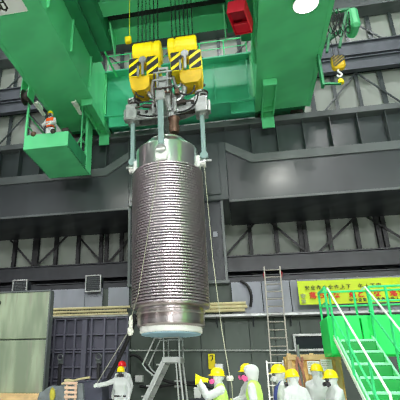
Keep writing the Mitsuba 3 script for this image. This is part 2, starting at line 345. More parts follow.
# small boxes on the lower wall
for i, (x, z, m, lab) in enumerate(((-1.2, 1.88, 'box_grey', 'pale grey notice plate on the wall beside the yellow tag'), (-4.55, 1.45, 'box_grey', 'pale grey switch box on the dark wall left of the step platform'), (-1.95, 1.2, 'box_grey', 'pale grey switch box on the wall behind the megaphone horn'), (-2.9, 1.25, 'box_grey', 'pale grey switch box behind the legs of the step platform'))):
    t = thing('switch_box', lab, 'switch box')
    obj('body', cb(x, x + 0.34, 20.0, 20.22, z, z + 0.28, .015), m, t, False); obj('lid', cb(x + 0.02, x + 0.32, 19.98, 20.0, z + 0.02, z + 0.26, .005), 'paper', t, False)
t = thing('yellow_tag', 'tall yellow hazard tag with a black mark on the wall above the megaphone worker', 'sign')
obj('board', cb(-1.46, -1.18, 20.1, 20.2, 1.95, 2.55, .01), 'hook_yellow', t, False)
obj('mark', [beam_h((-1.40, 20.09, 2.46), (-1.26, 20.09, 2.48), .035, .01), beam_h((-1.26, 20.09, 2.48), (-1.28, 20.09, 2.34), .035, .01), beam_h((-1.28, 20.09, 2.34), (-1.36, 20.09, 2.27), .035, .01)], 'text_black', t, False)
for k, pts in enumerate(([(-4.9, 19.9, 2.45), (-4.3, 19.85, 2.4), (-3.9, 19.8, 1.9), (-3.2, 19.8, 1.5), (-2.4, 19.8, 1.38), (-1.2, 19.8, 1.2)], [(-4.3, 19.85, 1.3), (-3.2, 19.8, 1.32), (-2.2, 19.8, 1.45), (-1.0, 19.85, 1.0)])):
    solo('wall_hose', path(curve(pts, 30), 0.06), 'hose_black', ('black hose drooping across the dark wall behind the step platform', 'lower black hose sagging along the dark wall behind the step platform')[k], 'hose')

# ------------------------------------------------------------------ overhead bridge crane
cr = thing('bridge_crane', 'green overhead bridge crane with two deep box girders running toward the back wall', 'crane')
ZB, ZT, GY0, GY1 = 13.65, 16.6, -9.0, 20.2
for (a, b) in ((-8.35, -5.95), (1.48, 3.95)):
    g = obj('girder', [cb(a, b, GY0, GY1 - 0.5, ZB, ZT, 0.03)], 'crane_green', cr, False)
    for x in (a + 0.04, b - 0.04):
        obj('flange_lip', bx(x - 0.08, x + 0.08, GY0, GY1 - 0.5, ZB - 0.03, ZB), 'crane_green', g, False)
    for k, y in enumerate(np.arange(2.0, 19, 2.4)):
        inner = b if a < -5 else a; s = 1 if a < -5 else -1
        obj('web_stiffener', cb(inner, inner + s * 0.1, y, y + 0.05, ZB + 0.3, ZT - 0.2, .01), 'crane_green', g, False)
# walkway along the inner side of the left girder, trolley rail side
for s, x in ((1, -5.95), (-1, 1.48)):
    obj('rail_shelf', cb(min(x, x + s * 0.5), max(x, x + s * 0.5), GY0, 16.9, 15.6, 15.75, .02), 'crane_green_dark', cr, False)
# end truck across the back
et = obj('end_truck', cb(-5.95, 1.48, 19.2, 20.5, 13.95, 16.45, 0.03), 'crane_teal', cr, False)
obj('bottom_flange', cb(-5.95, 1.48, 18.9, 20.5, 13.85, 13.95, .01), 'crane_teal', et, False)
obj('top_flange', cb(-5.95, 1.48, 18.75, 20.5, 16.42, 16.52, .01), 'crane_teal', et, False)
for x in (-5.2, -4.0, 0.85): obj('skirt_plate', cb(x - 0.55, x + 0.55, 19.05, 19.15, 13.3, 13.9, .01), 'crane_teal', et, False)
for x in (-0.4, 1.2): obj('web_stiffener', cb(x, x + 0.06, 19.05, 19.2, 13.95, 16.42, .01), 'crane_teal', et, False)
for x in (-0.9,): obj('port_hole', mv(rot(trimesh.creation.cylinder(0.08, 0.04, sections=16), (1, 0, 0), 90), x, 19.19, 15.2), 'black_paint', et)
for x in (-7.2, 2.7):
    w = mv(rot(trimesh.creation.cylinder(0.38, 0.2, sections=28), (1, 0, 0), 90), 0, 0, 0)
    for y in (20.56,):
        for dx in (-0.8, 0.8): obj('wheel', mv(rot(trimesh.creation.cylinder(0.3, 0.14, sections=24), (1, 0, 0), 90), x + dx, y, 13.9), 'dark_iron', cr)
    obj('wheel_carrier', cb(x - 1.2, x + 1.2, 20.1, 21.0, 14.0, 14.9, .03), 'crane_green_dark', cr, False)
# rail on the end truck
def railing(parent, pts, h, mid=True, r=0.025, m='rail_green', name='handrail'):
    pts = [np.array(p, float) for p in pts]; up = np.array([0, 0, h])
    obj(name, path(np.array([p + up for p in pts]), r), m, parent)
    if mid: obj(name, path(np.array([p + up * 0.5 for p in pts]), r * 0.8), m, parent)
    for p in pts: obj('post', tube(p, p + up, r), m, parent)
railing(cr, [(x, 18.8, 16.52) for x in (-5.8, -4.6, -3.4, -2.2, -1.0, 0.2, 1.3)], 0.95)
railing(cr, [(1.3, 18.8, 16.52), (1.3, 17.9, 16.52)], 0.95)
obj('walkway', cb(-5.9, 1.45, 17.8, 18.8, 16.44, 16.5, .01), 'crane_teal', cr, False) if False else None
obj('access_stringer', beam_h((-5.56, 17.4, 16.62), (-5.28, 18.72, 16.05), 0.09, 0.05), 'rail_green', cr, False)
# derail brackets under the girder ends
for (x0, x1, y0, y1) in ((1.72, 2.3, 17.1, 20.1), (-6.45, -5.92, 16.9, 20.1)):
    t = obj('derail_bracket', [cb(x0, x0 + 0.06, y0, y1, 13.3, 13.62, .01), cb(x1 - 0.06, x1, y0, y1, 13.3, 13.62, .01), cb(x0, x1, y0, y0 + 0.08, 13.3, 13.62, .01), bx(x0, x1, y0, y1, 13.56, 13.62)], 'crane_green', cr, False)
    obj('end_plate', cb(x0, x1, 19.75, 19.85, 12.75, 13.6, .01), 'crane_green', t, False)
    obj('stiffener', cb(x0, x1, (y0 + y1) / 2 + 0.6, (y0 + y1) / 2 + 0.66, 13.32, 13.6, .01), 'crane_green', t, False)
# lamps under the girders
def crane_lamp(x, y, r=0.4):
    t = obj('work_lamp', mv(lathe([(0, 0.16), (r * 0.55, 0.15), (r + 0.03, 0.04), (r + 0.03, 0.0), (r, 0.0), (r, 0.03), (0, 0.05)], 32), x, y, ZB - 0.19), 'lamp_white', cr)
    obj('stem', tube((x, y, ZB - 0.06), (x, y, ZB), 0.06), 'lamp_white', t)
    d = lathe([(0.001, 0.0), (r, 0.0)], 32); d.apply_translation((x, y, ZB - 0.185))
    if d.face_normals[0][2] > 0: d.invert()
    k = obj('lens', ply(d, {'type': 'diffuse', 'reflectance': rgb((.8, .8, .8))}, emitter={'type': 'area', 'radiance': rgb([L_CRANE * c for c in (1.0, 1.0, 0.94)])}), None, t)
for (x, y) in ((3.0, 12.9), (-7.15, 9.9), (-7.15, -1.0), (3.0, -3.0)): crane_lamp(x, y)
# dead tube lamps on the left girder
for (x, y) in ((-6.75, 17.2), (-8.5, 16.9)):
    obj('tube_lamp', [cb(x - 0.09, x + 0.09, y - 0.55, y + 0.55, ZB - 0.3, ZB - 0.22, .02), bx(x - .03, x + .03, y - .3, y + .3, ZB - .22, ZB)], 'lamp_white', cr, False)
# cable tray at the left girder's outer edge
t = obj('cable_reel', [mv(rot(lathe([(0.08, -0.15), (0.36, -0.15), (0.36, -0.12), (0.2, -0.12), (0.2, 0.12), (0.36, 0.12), (0.36, 0.15), (0.08, 0.15)], 24), (0, 1, 0), 90), -8.55, 15.7, 13.25)], 'dark_iron', cr)
obj('hanger', [cb(-8.75, -8.69, 15.4, 16.0, 13.1, 14.2, .01), cb(-8.41, -8.35, 15.4, 16.0, 13.1, 13.7, .01)], 'crane_green', t, False)
# operator basket
bk = obj('basket', [bx(-8.62, -6.6, 16.0, 19.0, 10.75, 10.95)], 'crane_green', cr, False)
obj('front_wall', cb(-8.62, -6.6, 15.96, 16.04, 10.75, 11.45, .015), 'crane_green', bk, False)
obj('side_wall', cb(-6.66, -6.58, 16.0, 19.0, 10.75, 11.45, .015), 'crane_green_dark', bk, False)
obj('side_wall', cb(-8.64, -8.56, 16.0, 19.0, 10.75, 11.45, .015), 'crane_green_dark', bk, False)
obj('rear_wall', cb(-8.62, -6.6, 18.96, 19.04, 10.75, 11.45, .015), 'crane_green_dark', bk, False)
obj('hanger_plate', cb(-6.68, -6.56, 18.3, 19.04, 10.75, 13.65, .015), 'crane_green', bk, False)
obj('hanger_plate', cb(-8.66, -8.54, 18.3, 19.04, 10.75, 13.65, .015), 'crane_green', bk, False)
for (x, y) in ((-6.62, 16.0), (-8.58, 16.0)): obj('hanger_post', cb(x - .05, x + .05, y - .05, y + .05, 11.4, 13.65, .01) if x < -8 else cb(x - .03, x + .03, y + 1.6, y + 1.66, 11.4, 13.65, .01), 'crane_green', bk, False)
for z in (12.0, 12.55):
    obj('guard_rail', path([(-6.62, 17.6, z), (-6.62, 18.9, z), (-8.58, 18.9, z), (-8.58, 16.0, z)], 0.03), 'crane_green', bk)
obj('guard_brace', beam_h((-6.62, 18.6, 13.4), (-7.8, 18.9, 11.4), 0.06, 0.06), 'crane_green', bk, False)
obj('control_box', cb(-7.0, -6.7, 16.15, 16.7, 11.3, 11.75, .03), 'dark_iron', bk, False)
obj('knob', mv(trimesh.creation.icosphere(2, 0.12), -8.2, 15.97, 11.48), 'copper', bk); obj('knob', mv(trimesh.creation.icosphere(2, 0.12), -7.3, 15.97, 11.5), 'dark_iron', bk)
# sign on the underside of the left girder
t = obj('sign_plate', bx(-8.3, -6.5, 9.9, 11.34, ZB - 0.02, ZB - 0.005), 'paper', cr, False, label='white sign plate with black characters')
def strokes(segs, org, ux, uy, scale, w, nrm, dep=0.006):
    """Letter strokes on a plane: segs of ((x, y), (x, y)) in a unit square."""
    org, ux, uy, nrm = (np.array(a, float) for a in (org, ux, uy, nrm)); out = []
    for seg in segs:
        for p, q in zip(seg[:-1], seg[1:]):
            a = org + (ux * p[0] + uy * p[1]) * scale; b = org + (ux * q[0] + uy * q[1]) * scale
            if np.linalg.norm(b - a) < 1e-6: continue
            e = (b - a) / np.linalg.norm(b - a) * w * 0.4
            out.append(beam_h(a - e, b + e, w, dep, nrm))
    return cat(out)
KANJI_GATE = [[(0.05, 0.0), (0.05, 0.85), (0.95, 0.85), (0.95, 0.1), (0.82, 0.02)], [(0.05, 0.55), (0.95, 0.55)], [(0.3, 0.5), (0.3, 0.1)], [(0.3, 0.42), (0.66, 0.42), (0.66, 0.18), (0.3, 0.18)], [(0.5, 0.12), (0.3, -0.1)], [(0.6, 0.12), (0.8, -0.06)]]
for k, x in enumerate((-7.72, -8.25)):
    obj('lettering', strokes(KANJI_GATE, (x - 0.02, 11.12, ZB - 0.025), (1, 0, 0), (0, -1, 0), 0.62 if k == 0 else 0.5, 0.065, (0, 0, 1)), 'text_black', t, False)

# trolley across the girders
tr = thing('crane_trolley', 'dark green hoist trolley frame spanning between the crane girders', 'trolley')
obj('back_beam', [cb(-5.5, 1.0, 15.9, 16.5, 16.35, 17.1, .02), bx(-5.5, 1.0, 15.7, 16.7, 16.3, 16.36)], 'crane_green', tr, False)
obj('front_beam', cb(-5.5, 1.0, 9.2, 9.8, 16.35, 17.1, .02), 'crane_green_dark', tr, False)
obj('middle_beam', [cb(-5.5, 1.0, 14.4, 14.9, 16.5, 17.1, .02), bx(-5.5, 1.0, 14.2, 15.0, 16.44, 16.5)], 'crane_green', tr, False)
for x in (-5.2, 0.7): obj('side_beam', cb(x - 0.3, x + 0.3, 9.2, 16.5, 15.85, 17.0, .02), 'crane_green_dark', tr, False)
obj('deck', bx(-5.2, 0.7, 9.8, 16.2, 17.05, 17.15), 'steel_black', tr, False)
for x in (-4.7, 0.3): obj('gusset', prism_x([(16.3, 16.35), (16.3, 15.2), (15.3, 16.35)], x - 0.03, x + 0.03), 'crane_green', tr, False)
for x in (-2.45, -1.25):
    obj('hoist_drum', mv(rot(trimesh.creation.cylinder(0.42, 1.05, sections=32), (0, 1, 0), 90), x, 13.0, 16.55), 'dark_iron', tr)
t = thing('red_limit_box', 'red metal box hanging below the trolley beside the right crane girder', 'box')
rx = [(0.34, 1.06)]; 
def hopper(x0, x1, y0, y1, z0, z1, tp):
    o = trimesh.PointCloud([(x0, y0, z1), (x1, y0, z1), (x1, y1, z1), (x0, y1, z1), (x0 + tp, y0 + tp, z0), (x1 - tp, y0 + tp, z0), (x1 - tp, y1 - tp, z0), (x0 + tp, y1 - tp, z0)]).convex_hull
    return o
shell = [cb(0.36, 0.40, 12.5, 13.9, 13.7, 14.3, .01), cb(1.06, 1.10, 12.5, 13.9, 13.7, 14.3, .01), cb(0.36, 1.10, 12.5, 12.54, 13.7, 14.3, .01), cb(0.36, 1.10, 13.86, 13.9, 13.7, 14.3, .01), bx(0.36, 1.1, 12.5, 13.9, 14.26, 14.3)]
def shrink(m, c=(0.73, 13.2, 14.0), f=0.84):
    m = m.copy(); m.vertices = (m.vertices - c) * f + c; return m
RB = lambda m: mv(rot(rot(shrink(m), (0, 0, 1), -14, (0.73, 13.2, 14)), (0, 1, 0), 10, (0.73, 13.2, 14)), 0.08, 0, -0.4)
obj('shell', RB(cat(shell)), 'red_paint', t, False)
obj('cover', RB(cb(0.42, 1.04, 13.3, 13.84, 13.74, 13.86, .02)), 'red_paint', t, False); obj('inner_plate', RB(bx(0.4, 1.06, 12.54, 13.3, 14.0, 14.04)), 'red_dark', t, False)
obj('hanger', [cb(0.6, 0.66, 13.0, 13.4, 13.9, 15.9, .01)], 'dark_iron', t, False)

# ------------------------------------------------------------------ hook blocks and ropes
def stripes(x0, x1, z0, z1, y, n=2, w=0.13, slope=1.0):
    from shapely.geometry import Polygon, box as sbox
    out = []
    for k in range(-1, n + 1):
        zc = z0 + (k + 0.35) * (z1 - z0) / n
        p = Polygon([(x0, zc), (x1, zc + (x1 - x0) * slope), (x1, zc + (x1 - x0) * slope + w * 1.4), (x0, zc + w * 1.4)]).intersection(sbox(x0, z0, x1, z1))
        if p.area > 1e-4: out.append(prism(list(p.exterior.coords)[:-1], y - 0.012, y))
    return out
def hook_block(x, z, flip, label):
    t = thing('hook_block', label, 'hook block'); y0, y1 = 12.55, 13.35
    w = 0.5
    hs = obj('sheave_housing', [mv(rot(lathe([(0.0, -w), (0.38, -w), (0.42, -w + 0.05), (0.42, w - 0.3), (0.37, w - 0.28), (0.37, w - 0.24), (0.42, w - 0.22), (0.42, w - 0.04), (0.38, w), (0.0, w)], 28), (0, 1, 0), 90 * flip), x, 12.95, z + 0.47), cb(x - w * .8, x + w * .8, 12.75, 13.2, z - 0.05, z + 0.3, .04)], 'hook_yellow', t)
    px = x - 0.1 * flip
    for (a, b) in ((-0.5, -0.1), (0.12, 0.54)):
        s = obj('cheek_plate', cb(px + a, px + b, y0, y1, z - 0.72, z + 0.05, .02), 'hook_yellow', t, False)
        obj('warning_stripe', stripes(px + a + 0.01, px + b - 0.01, z - 0.7, z + 0.03, y0, 2, 0.15, 0.75), 'black_paint', s, False)
    obj('lower_plate', prism([(px - 0.5, z - 0.7), (px + 0.2, z - 0.7), (px + 0.2, z - 1.12), (px + 0.05, z - 1.25), (px - 0.3, z - 1.25), (px - 0.43, z - 1.12)] if flip > 0 else [(px - 0.2, z - 0.7), (px + 0.54, z - 0.7), (px + 0.5, z - 1.1), (px + 0.38, z - 1.22), (px - 0.05, z - 1.22), (px - 0.2, z - 1.05)], 12.6, 13.3), 'hook_amber', t, False)
    hk = obj('hanger_bar', [cb(px - 0.05, px + 0.05, y0 - 0.1, y0 - 0.02, z - 0.72, z - 0.05, .02), cb(px - .2, px - .12, y0 - .1, y0 - .03, z - .78, z - .35, .02), mv(rot(trimesh.creation.cylinder(0.13, 0.1, sections=20), (1, 0, 0), 90), px, y0 - 0.05, z - 0.12)], 'galv', t, False)
    obj('hook', path(curve([(px + 0.05 * flip, 12.9, z - 1.0), (px + 0.2 * flip, 12.9, z - 1.35), (px + 0.42 * flip, 12.9, z - 1.5), (px + 0.58 * flip, 12.9, z - 1.3), (px + 0.5 * flip, 12.9, z - 1.0)], 18), 0.07, 10), 'galv', t)
    return t
hook_block(-2.52, 11.88, 1, 'left yellow hook block with black hazard stripes above the cask')
hook_block(-1.27, 11.9, -1, 'right yellow hook block with black hazard stripes above the cask')
solo('limit_weight', [cb(-3.35, -3.12, 12.8, 13.0, 12.95, 13.2, .03), tube((-3.2, 12.9, 13.2), (-3.2, 12.9, 16.4), 0.012)], 'hook_yellow', 'small yellow limit switch weight beside the left hook block', 'weight')
for bxc, which, zt in ((-2.52, 'left', 12.72), (-1.27, 'right', 12.74)):
    for k in range(6):
        x = bxc - 0.36 + 0.145 * k
        nth = ('leftmost', 'second from the left', 'third from the left', 'fourth from the left', 'fifth from the left', 'rightmost')[k]
        solo('hoist_rope', tube((x, 12.95 + 0.03 * (k % 2), zt), (bxc + (x - bxc) * 1.05, 13.0, 16.13), 0.02, 6), 'wire_black', f'black hoist rope, {nth} of six above the {which} yellow hook block', 'rope', f'hoist ropes of the {which} hook block')
t = thing('rope_anchor', 'pale rope anchor hanging from the trolley above the hook blocks', 'anchor')
obj('shackle', [mv(rot(trimesh.creation.torus(0.13, 0.04, 20, 8), (1, 0, 0), 90), -1.95, 12.9, 14.9), tube((-1.95, 12.9, 15.0), (-1.95, 12.9, 16.4), 0.03)], 'galv', t)

# auxiliary hoist right of the right girder
ax = thing('auxiliary_hoist', 'green auxiliary hoist with thin arms beside the right crane girder', 'hoist')
obj('motor', cb(5.3, 5.7, 16.0, 16.9, 14.9, 15.9, .12), 'crane_green', ax, False)
obj('arm', beam_h((3.95, 16.2, 15.9), (5.5, 16.4, 16.1), 0.12, 0.12), 'crane_green_dark', ax, False)
obj('arm', beam_h((4.0, 16.1, 14.2), (5.3, 16.3, 15.2), 0.14, 0.14), 'crane_green_dark', ax, False)
obj('arm', beam_h((4.7, 16.0, 13.9), (5.2, 16.0, 15.6), 0.1, 0.1), 'crane_green_dark', ax, False)
obj('arm', beam_h((4.2, 16.0, 13.75), (4.5, 16.0, 14.9), 0.1, 0.1), 'crane_green_dark', ax, False)
for k in range(5): obj('cable_loop', path(curve([(4.3 + .15 * k, 16.0, 15.9), (4.5 + .16 * k, 15.95, 14.6 - .12 * (k % 3)), (4.9 + .1 * k, 16.0, 15.6)], 12), 0.022, 5), 'hose_black', ax)
hb = thing('small_hook_block', 'small amber and black striped hook block below the auxiliary hoist', 'hook block')
hbm = cb(4.28, 4.76, 15.8, 16.15, 12.85, 13.45, .08)
obj('cheek', hbm, 'hook_amber', hb, False); obj('warning_stripe', stripes(4.29, 4.75, 12.9, 13.4, 15.8, 4, 0.062, 0.8), 'black_paint', hb, False)
obj('hook', path(curve([(4.5, 15.98, 12.86), (4.5, 15.98, 12.72), (4.58, 15.98, 12.6), (4.5, 15.98, 12.52), (4.41, 15.98, 12.6)], 12), 0.04), 'white_paint', hb)
for dx in (-0.1, 0.1): obj('rope', tube((4.52 + dx, 15.98, 13.4), (4.55 + dx, 16.1, 15.9), 0.015, 5), 'wire_black', hb)
solo('yellow_beacon', [mv(lathe([(0.001, .18), (.09, .16), (.12, .05), (.12, 0), (.001, 0)], 18), 4.5, 16.0, 12.22)], 'hook_yellow', 'small yellow bumper on a green arm below the small striped hook', 'bumper')
solo('bumper_arm', [beam_h((3.9, 16.05, 12.32), (4.5, 16.0, 12.2), 0.08, 0.08), cb(3.8, 3.9, 15.9, 16.2, 12.2, 13.65, .01)], 'crane_green_dark', 'short green arm carrying the yellow bumper beside the right girder', 'arm', smooth=False)

# ------------------------------------------------------------------ the cask
CX, CY = -1.93, 13.0
ck = thing('storage_cask', 'tall finned metal storage cask hanging from the crane', 'cask')
NF, FZ0, FZ1, FR = 50, 3.45, 7.57, 1.11
place = T().translate([CX, CY, 0])
obj('core', {**ply(lathe([(0, FZ0 - .05), (1.0, FZ0 - .05), (1.0, FZ1), (0, FZ1)], 72), 'cask_core', smooth=30), 'to_world': place}, None, ck)
pitch = (FZ1 - FZ0) / NF
ft, rc = pitch * 0.56, pitch * 0.13
fin = ply(lathe([(0.98, 0), (FR - rc, 0)] + [(FR - rc + rc * math.sin(a), rc - rc * math.cos(a)) for a in (0.5, 1.0, PI / 2)] + [(FR - rc + rc * math.cos(a), ft - rc + rc * math.sin(a)) for a in (0, 0.55, 1.1)] + [(FR - rc, ft), (0.98, ft)], 84), 'fin_metal', smooth=50)
for k in range(NF): obj('fin', {**fin, 'to_world': T().translate([CX, CY, FZ0 + k * pitch])}, None, ck)
obj('shoulder', {**ply(lathe([(0, 7.52), (0.99, 7.52), (0.99, 8.30), (0.975, 8.34), (0.70, 8.6), (0.66, 8.61), (0, 8.61)], 72), 'polished', smooth=25), 'to_world': place}, None, ck, label='polished shoulder')
obj('lid', {**ply(lathe([(0.62, 8.6), (0.62, 8.70), (0.59, 8.73), (0, 8.73)], 64), 'polished', smooth=25), 'to_world': place}, None, ck)
for k in range(16):
    a = k * PI / 8; obj('lid_bolt', mv(trimesh.creation.cylinder(0.03, 0.06, sections=8), CX + 0.5 * math.cos(a), CY + 0.5 * math.sin(a), 8.77), 'dark_iron', ck)
obj('skirt', {**ply(lathe([(0, 2.87), (0.9, 2.87), (0.95, 2.92), (0.95, 3.2), (0.965, 3.22), (0.965, 3.28), (0.95, 3.3), (0.95, 3.38), (1.1, 3.41), (1.1, 3.45), (0, 3.45)], 72), 'skirt_metal', smooth=25), 'to_world': place}, None, ck)
obj('base_plate', {**ply(lathe([(0, 2.71), (0.84, 2.71), (0.87, 2.73), (0.87, 2.88), (0.86, 2.89), (0, 2.89)], 72), 'white_paint', smooth=25), 'to_world': place}, None, ck, label='white base ring')
obj('base_film', {**ply(lathe([(0, 2.68), (0.82, 2.68), (0.82, 2.71), (0, 2.71)], 64), 'blue_film', smooth=25), 'to_world': place}, None, ck, label='pale blue underside')
TRN = [(-90, 0), (0, 1), (90, 2), (180, 3)]
for deg, _ in TRN:
    a = math.radians(deg); d = np.array([math.cos(a), math.sin(a), 0]); c = np.array([CX, CY, 7.88])
    t = obj('trunnion', [tube(c + d * 0.94, c + d * 1.19, 0.12, 24), tube(c + d * 1.17, c + d * 1.23, 0.16, 24)], 'polished', ck)
    s = np.array([-d[1], d[0], 0])
    blk = cb(-0.2, 0.2, -0.06, 0.06, -0.2, 0.2, .02); R = np.eye(4); R[:3, 0], R[:3, 1], R[:3, 2], R[:3, 3] = s, -d, (0, 0, 1), c + d * 1.0
    if np.linalg.det(R[:3, :3]) < 0: R[:3, 0] *= -1
    blk.apply_transform(R); obj('trunnion_pad', blk, 'white_paint', ck, False)

# ------------------------------------------------------------------ lifting yoke
yk = thing('lifting_yoke', 'pale galvanised lifting yoke with four arms and hanging links above the cask', 'lifting yoke')
obj('hub', [prism([(CX - 0.22, 9.78), (CX + 0.26, 9.78), (CX + 0.34, 10.12), (CX + 0.14, 10.46), (CX - 0.16, 10.46), (CX - 0.3, 10.12)], 12.72, 13.28), cb(CX - .16, CX + .2, 12.8, 13.2, 9.6, 9.8, .02)], 'galv', yk, False)
ps = obj('mast', [cb(CX - 0.19, CX + 0.13, 12.62, 12.98, 10.42, 11.1, .03), cb(CX - 0.24, CX - 0.16, 12.55, 13.05, 10.38, 11.4, .02), cb(CX + 0.1, CX + 0.18, 12.55, 13.05, 10.38, 11.4, .02), cb(CX - 0.24, CX + 0.18, 12.55, 12.62, 11.3, 11.4, .01)], 'galv', yk, False)
obj('pin', tube((CX - 0.34, 12.9, 11.2), (CX + 0.3, 12.9, 11.2), 0.08, 16), 'dark_iron', yk); obj('pin', tube((CX - 0.26, 12.6, 10.42), (CX + 0.22, 12.6, 10.42), 0.05, 12), 'copper', yk)
obj('shackle', [path(curve([(CX + 0.3, 12.85, 11.45), (CX + 0.34, 12.85, 10.95), (CX + 0.46, 12.85, 10.7), (CX + 0.6, 12.85, 10.95), (CX + 0.56, 12.85, 11.3), (CX + 0.4, 12.85, 11.5)], 20), 0.05, 10)], 'galv', yk)
obj('shackle', [path(curve([(CX - 0.36, 12.85, 11.2), (CX - 0.44, 12.85, 10.75), (CX - 0.36, 12.85, 10.4), (CX - 0.22, 12.85, 10.25)], 16), 0.06, 10)], 'galv', yk)
obj('shackle', [path(curve([(CX + 0.62, 12.85, 10.95), (CX + 0.68, 12.85, 10.6), (CX + 0.45, 12.85, 10.2), (CX + 0.2, 12.85, 10.1)], 16), 0.085, 10)], 'galv', yk)
obj('swivel', [mv(lathe([(0.001, -0.35), (0.14, -0.35), (0.18, -0.2), (0.15, 0.05), (0.2, 0.2), (0.001, 0.2)], 20), CX + 0.28, 12.9, 9.35)], 'copper', yk)
for s, (lx, zt) in ((-1, (-3.06, 10.0)), (1, (-0.74, 9.98))):
    zz = 9.85 if s < 0 else 10.12
    ar = obj('arm', [prism([(CX + s * 0.2, 10.1), (CX + s * 0.2, 9.6), (CX + s * 0.62, 9.58 + (0.1 if s > 0 else 0)), (lx, zz - 0.25), (lx, zz + 0.22), (CX + s * 0.6, 9.92 + (0.1 if s > 0 else 0))], y, y + 0.06) for y in (12.78, 13.16)], 'galv', yk, False)
    for q in (0.55, 0.78):
        x = CX + (lx - CX) * q; obj('hole_boss', mv(rot(trimesh.creation.cylinder(0.055, 0.02, sections=14), (1, 0, 0), 90), x, 12.772, 9.85 if s < 0 else 10.0), 'black_paint', ar)
    obj('spacer', cb(min(CX + s * .3, lx), max(CX + s * .3, lx), 12.84, 13.16, 9.82, 9.9, .01), 'dark_iron', ar, False)
    ep = obj('arm_head', [cb(lx - 0.2, lx + 0.2, 12.7, 13.3, 9.62, 10.2, .03), mv(trimesh.creation.cylinder(0.13, 0.9, sections=20), lx, 13.0, 10.02), mv(trimesh.creation.cylinder(0.2, 0.08, sections=20), lx, 13.0, 10.47), cb(lx + s * .2, lx + s * .3, 12.85, 13.15, 9.7, 10.1, .02)], 'galv', yk, False)
    for k in range(4): obj('coil', mv(trimesh.creation.torus(0.17, 0.03, 20, 6), lx + 0.02 * k, 13.0, 10.2 + 0.09 * k), 'dark_iron' if k % 2 else 'galv', ep)
    lk = obj('link', [cb(lx - 0.075, lx + 0.075, 12.93, 13.07, 8.15, 9.65, .02), mv(rot(trimesh.creation.cylinder(0.13, 0.16, sections=20), (1, 0, 0), 90), lx, 13.0, 8.12)], 'galv_teal', yk, False)
    obj('link_pin', tube((lx - 0.22, 13.0, 7.95), (lx + 0.22, 13.0, 7.95), 0.045, 12), 'galv', lk); obj('link_nut', tube((lx, 13.0, 8.1), (lx, 13.0, 7.72), 0.055, 10), 'galv', lk)
for s in (-1, 1):
    y = CY + s * 1.1
    obj('arm', [cb(CX - 0.14, CX + 0.14, min(CY + s * .2, y + s * .1), max(CY + s * .2, y + s * .1), 9.62, 9.98, .03)], 'galv', yk, False)
    lk = obj('link', [cb(CX - 0.09, CX + 0.09, y - 0.05, y + 0.05, 7.95, 9.95, .02)], 'galv_teal', yk, False)
    obj('link_foot', [cb(CX - 0.17, CX + 0.17, y - 0.09, y + 0.09, 7.55, 8.0, .03), tube((CX - 0.12, y - .12, 7.86), (CX + 0.12, y - .12, 7.86), 0.04)], 'white_paint', lk, False)
for dx in (-0.31, 0.25): obj('tie_rod', tube((CX + dx, 12.58, 9.9), (CX + dx, 12.58, 11.3), 0.03, 8), 'dark_iron', yk)
for z in (10.55, 10.9, 11.2): obj('clamp', cb(CX - .34, CX + .3, 12.53, 12.6, z - .03, z + .03, .01), 'dark_iron' if z < 10.8 else 'galv', yk, False)
for s in (-1, 1):
    obj('cylinder', [tube((CX + s * .34, 12.7, 9.98), (CX + s * .72, 12.66, 10.02), 0.07, 14), tube((CX + s * .72, 12.66, 10.02), (CX + s * .98, 12.66, 9.98), 0.035, 10)], 'dark_iron', yk)
    obj('bracket_plate', cb(min(CX + s * .3, CX + s * .42), max(CX + s * .3, CX + s * .42), 12.62, 12.78, 9.66, 10.2, .02), 'galv', yk, False)
obj('valve_block', cb(CX + .36, CX + .52, 12.6, 12.76, 10.32, 10.52, .02), 'copper', yk, False)
for k, pts in enumerate(([(-2.95, 12.8, 10.6), (-2.75, 12.7, 10.2), (-2.4, 12.65, 10.15), (-2.2, 12.6, 9.9)], [(-2.85, 12.7, 9.75), (-2.5, 12.65, 9.6), (-2.1, 12.6, 9.55)], [(-0.9, 12.7, 10.6), (-1.2, 12.65, 10.25), (-1.45, 12.65, 10.4), (-1.6, 12.7, 10.7)], [(-2.8, 12.7, 11.0), (-2.9, 12.7, 10.6), (-2.6, 12.65, 10.35)], [(-0.8, 12.72, 10.3), (-1.1, 12.66, 9.7), (-1.5, 12.64, 9.6)])):
    obj('cable', path(curve(pts, 16), 0.028, 6), 'hose_black', yk)

# tag lines
solo('tag_line', path(np.array([(-0.75, 12.9, 7.8), (-0.61, 12.0, 4.5), (-0.45, 11.0, 2.59), (-0.31, 10.0, 1.56), (-0.28, 9.95, 1.44), (-0.28, 9.9, 0.4)]), 0.011, 6), 'rope_white', 'thin pale tag line hanging right of the cask to the worker with pole', 'rope')
def blob(c, r, seed, amp=0.35):
    m = trimesh.creation.icosphere(3, 1.0); v = m.vertices; n = meshkit.fbm(v * 1.7 + seed, 3)[:, None]
    m.vertices = v * (1 - amp / 2 + amp * 2 * (n - 0.5)) * np.array(r) + np.array(c); return m
solo('rag_bundle', [blob((-3.02, 12.75, 3.02), (0.07, 0.08, 0.24), 3), blob((-3.04, 12.78, 2.78), (0.1, 0.09, 0.15), 5)], 'cloth_white', 'white rag tied to the tag line beside the cask base', 'rag', smooth=True)
solo('line_float', [mv(lathe([(0.001, -.05), (.06, -.05), (.075, 0), (.06, .05), (.001, .05)], 16), -0.31, 10.0, 1.55)], 'cloth_white', 'white toggle on the tag line above the waiting worker hand', 'toggle')
solo('lead_hose', path(curve([(-3.75, 16.5, 3.75), (-3.96, 16.5, 3.04), (-4.28, 16.5, 2.36), (-4.7, 16.5, 1.6), (-5.2, 16.5, 0.85)], 24), 0.075), 'hose_black', 'black hose slanting across the edge of the ribbed navy panel', 'hose')

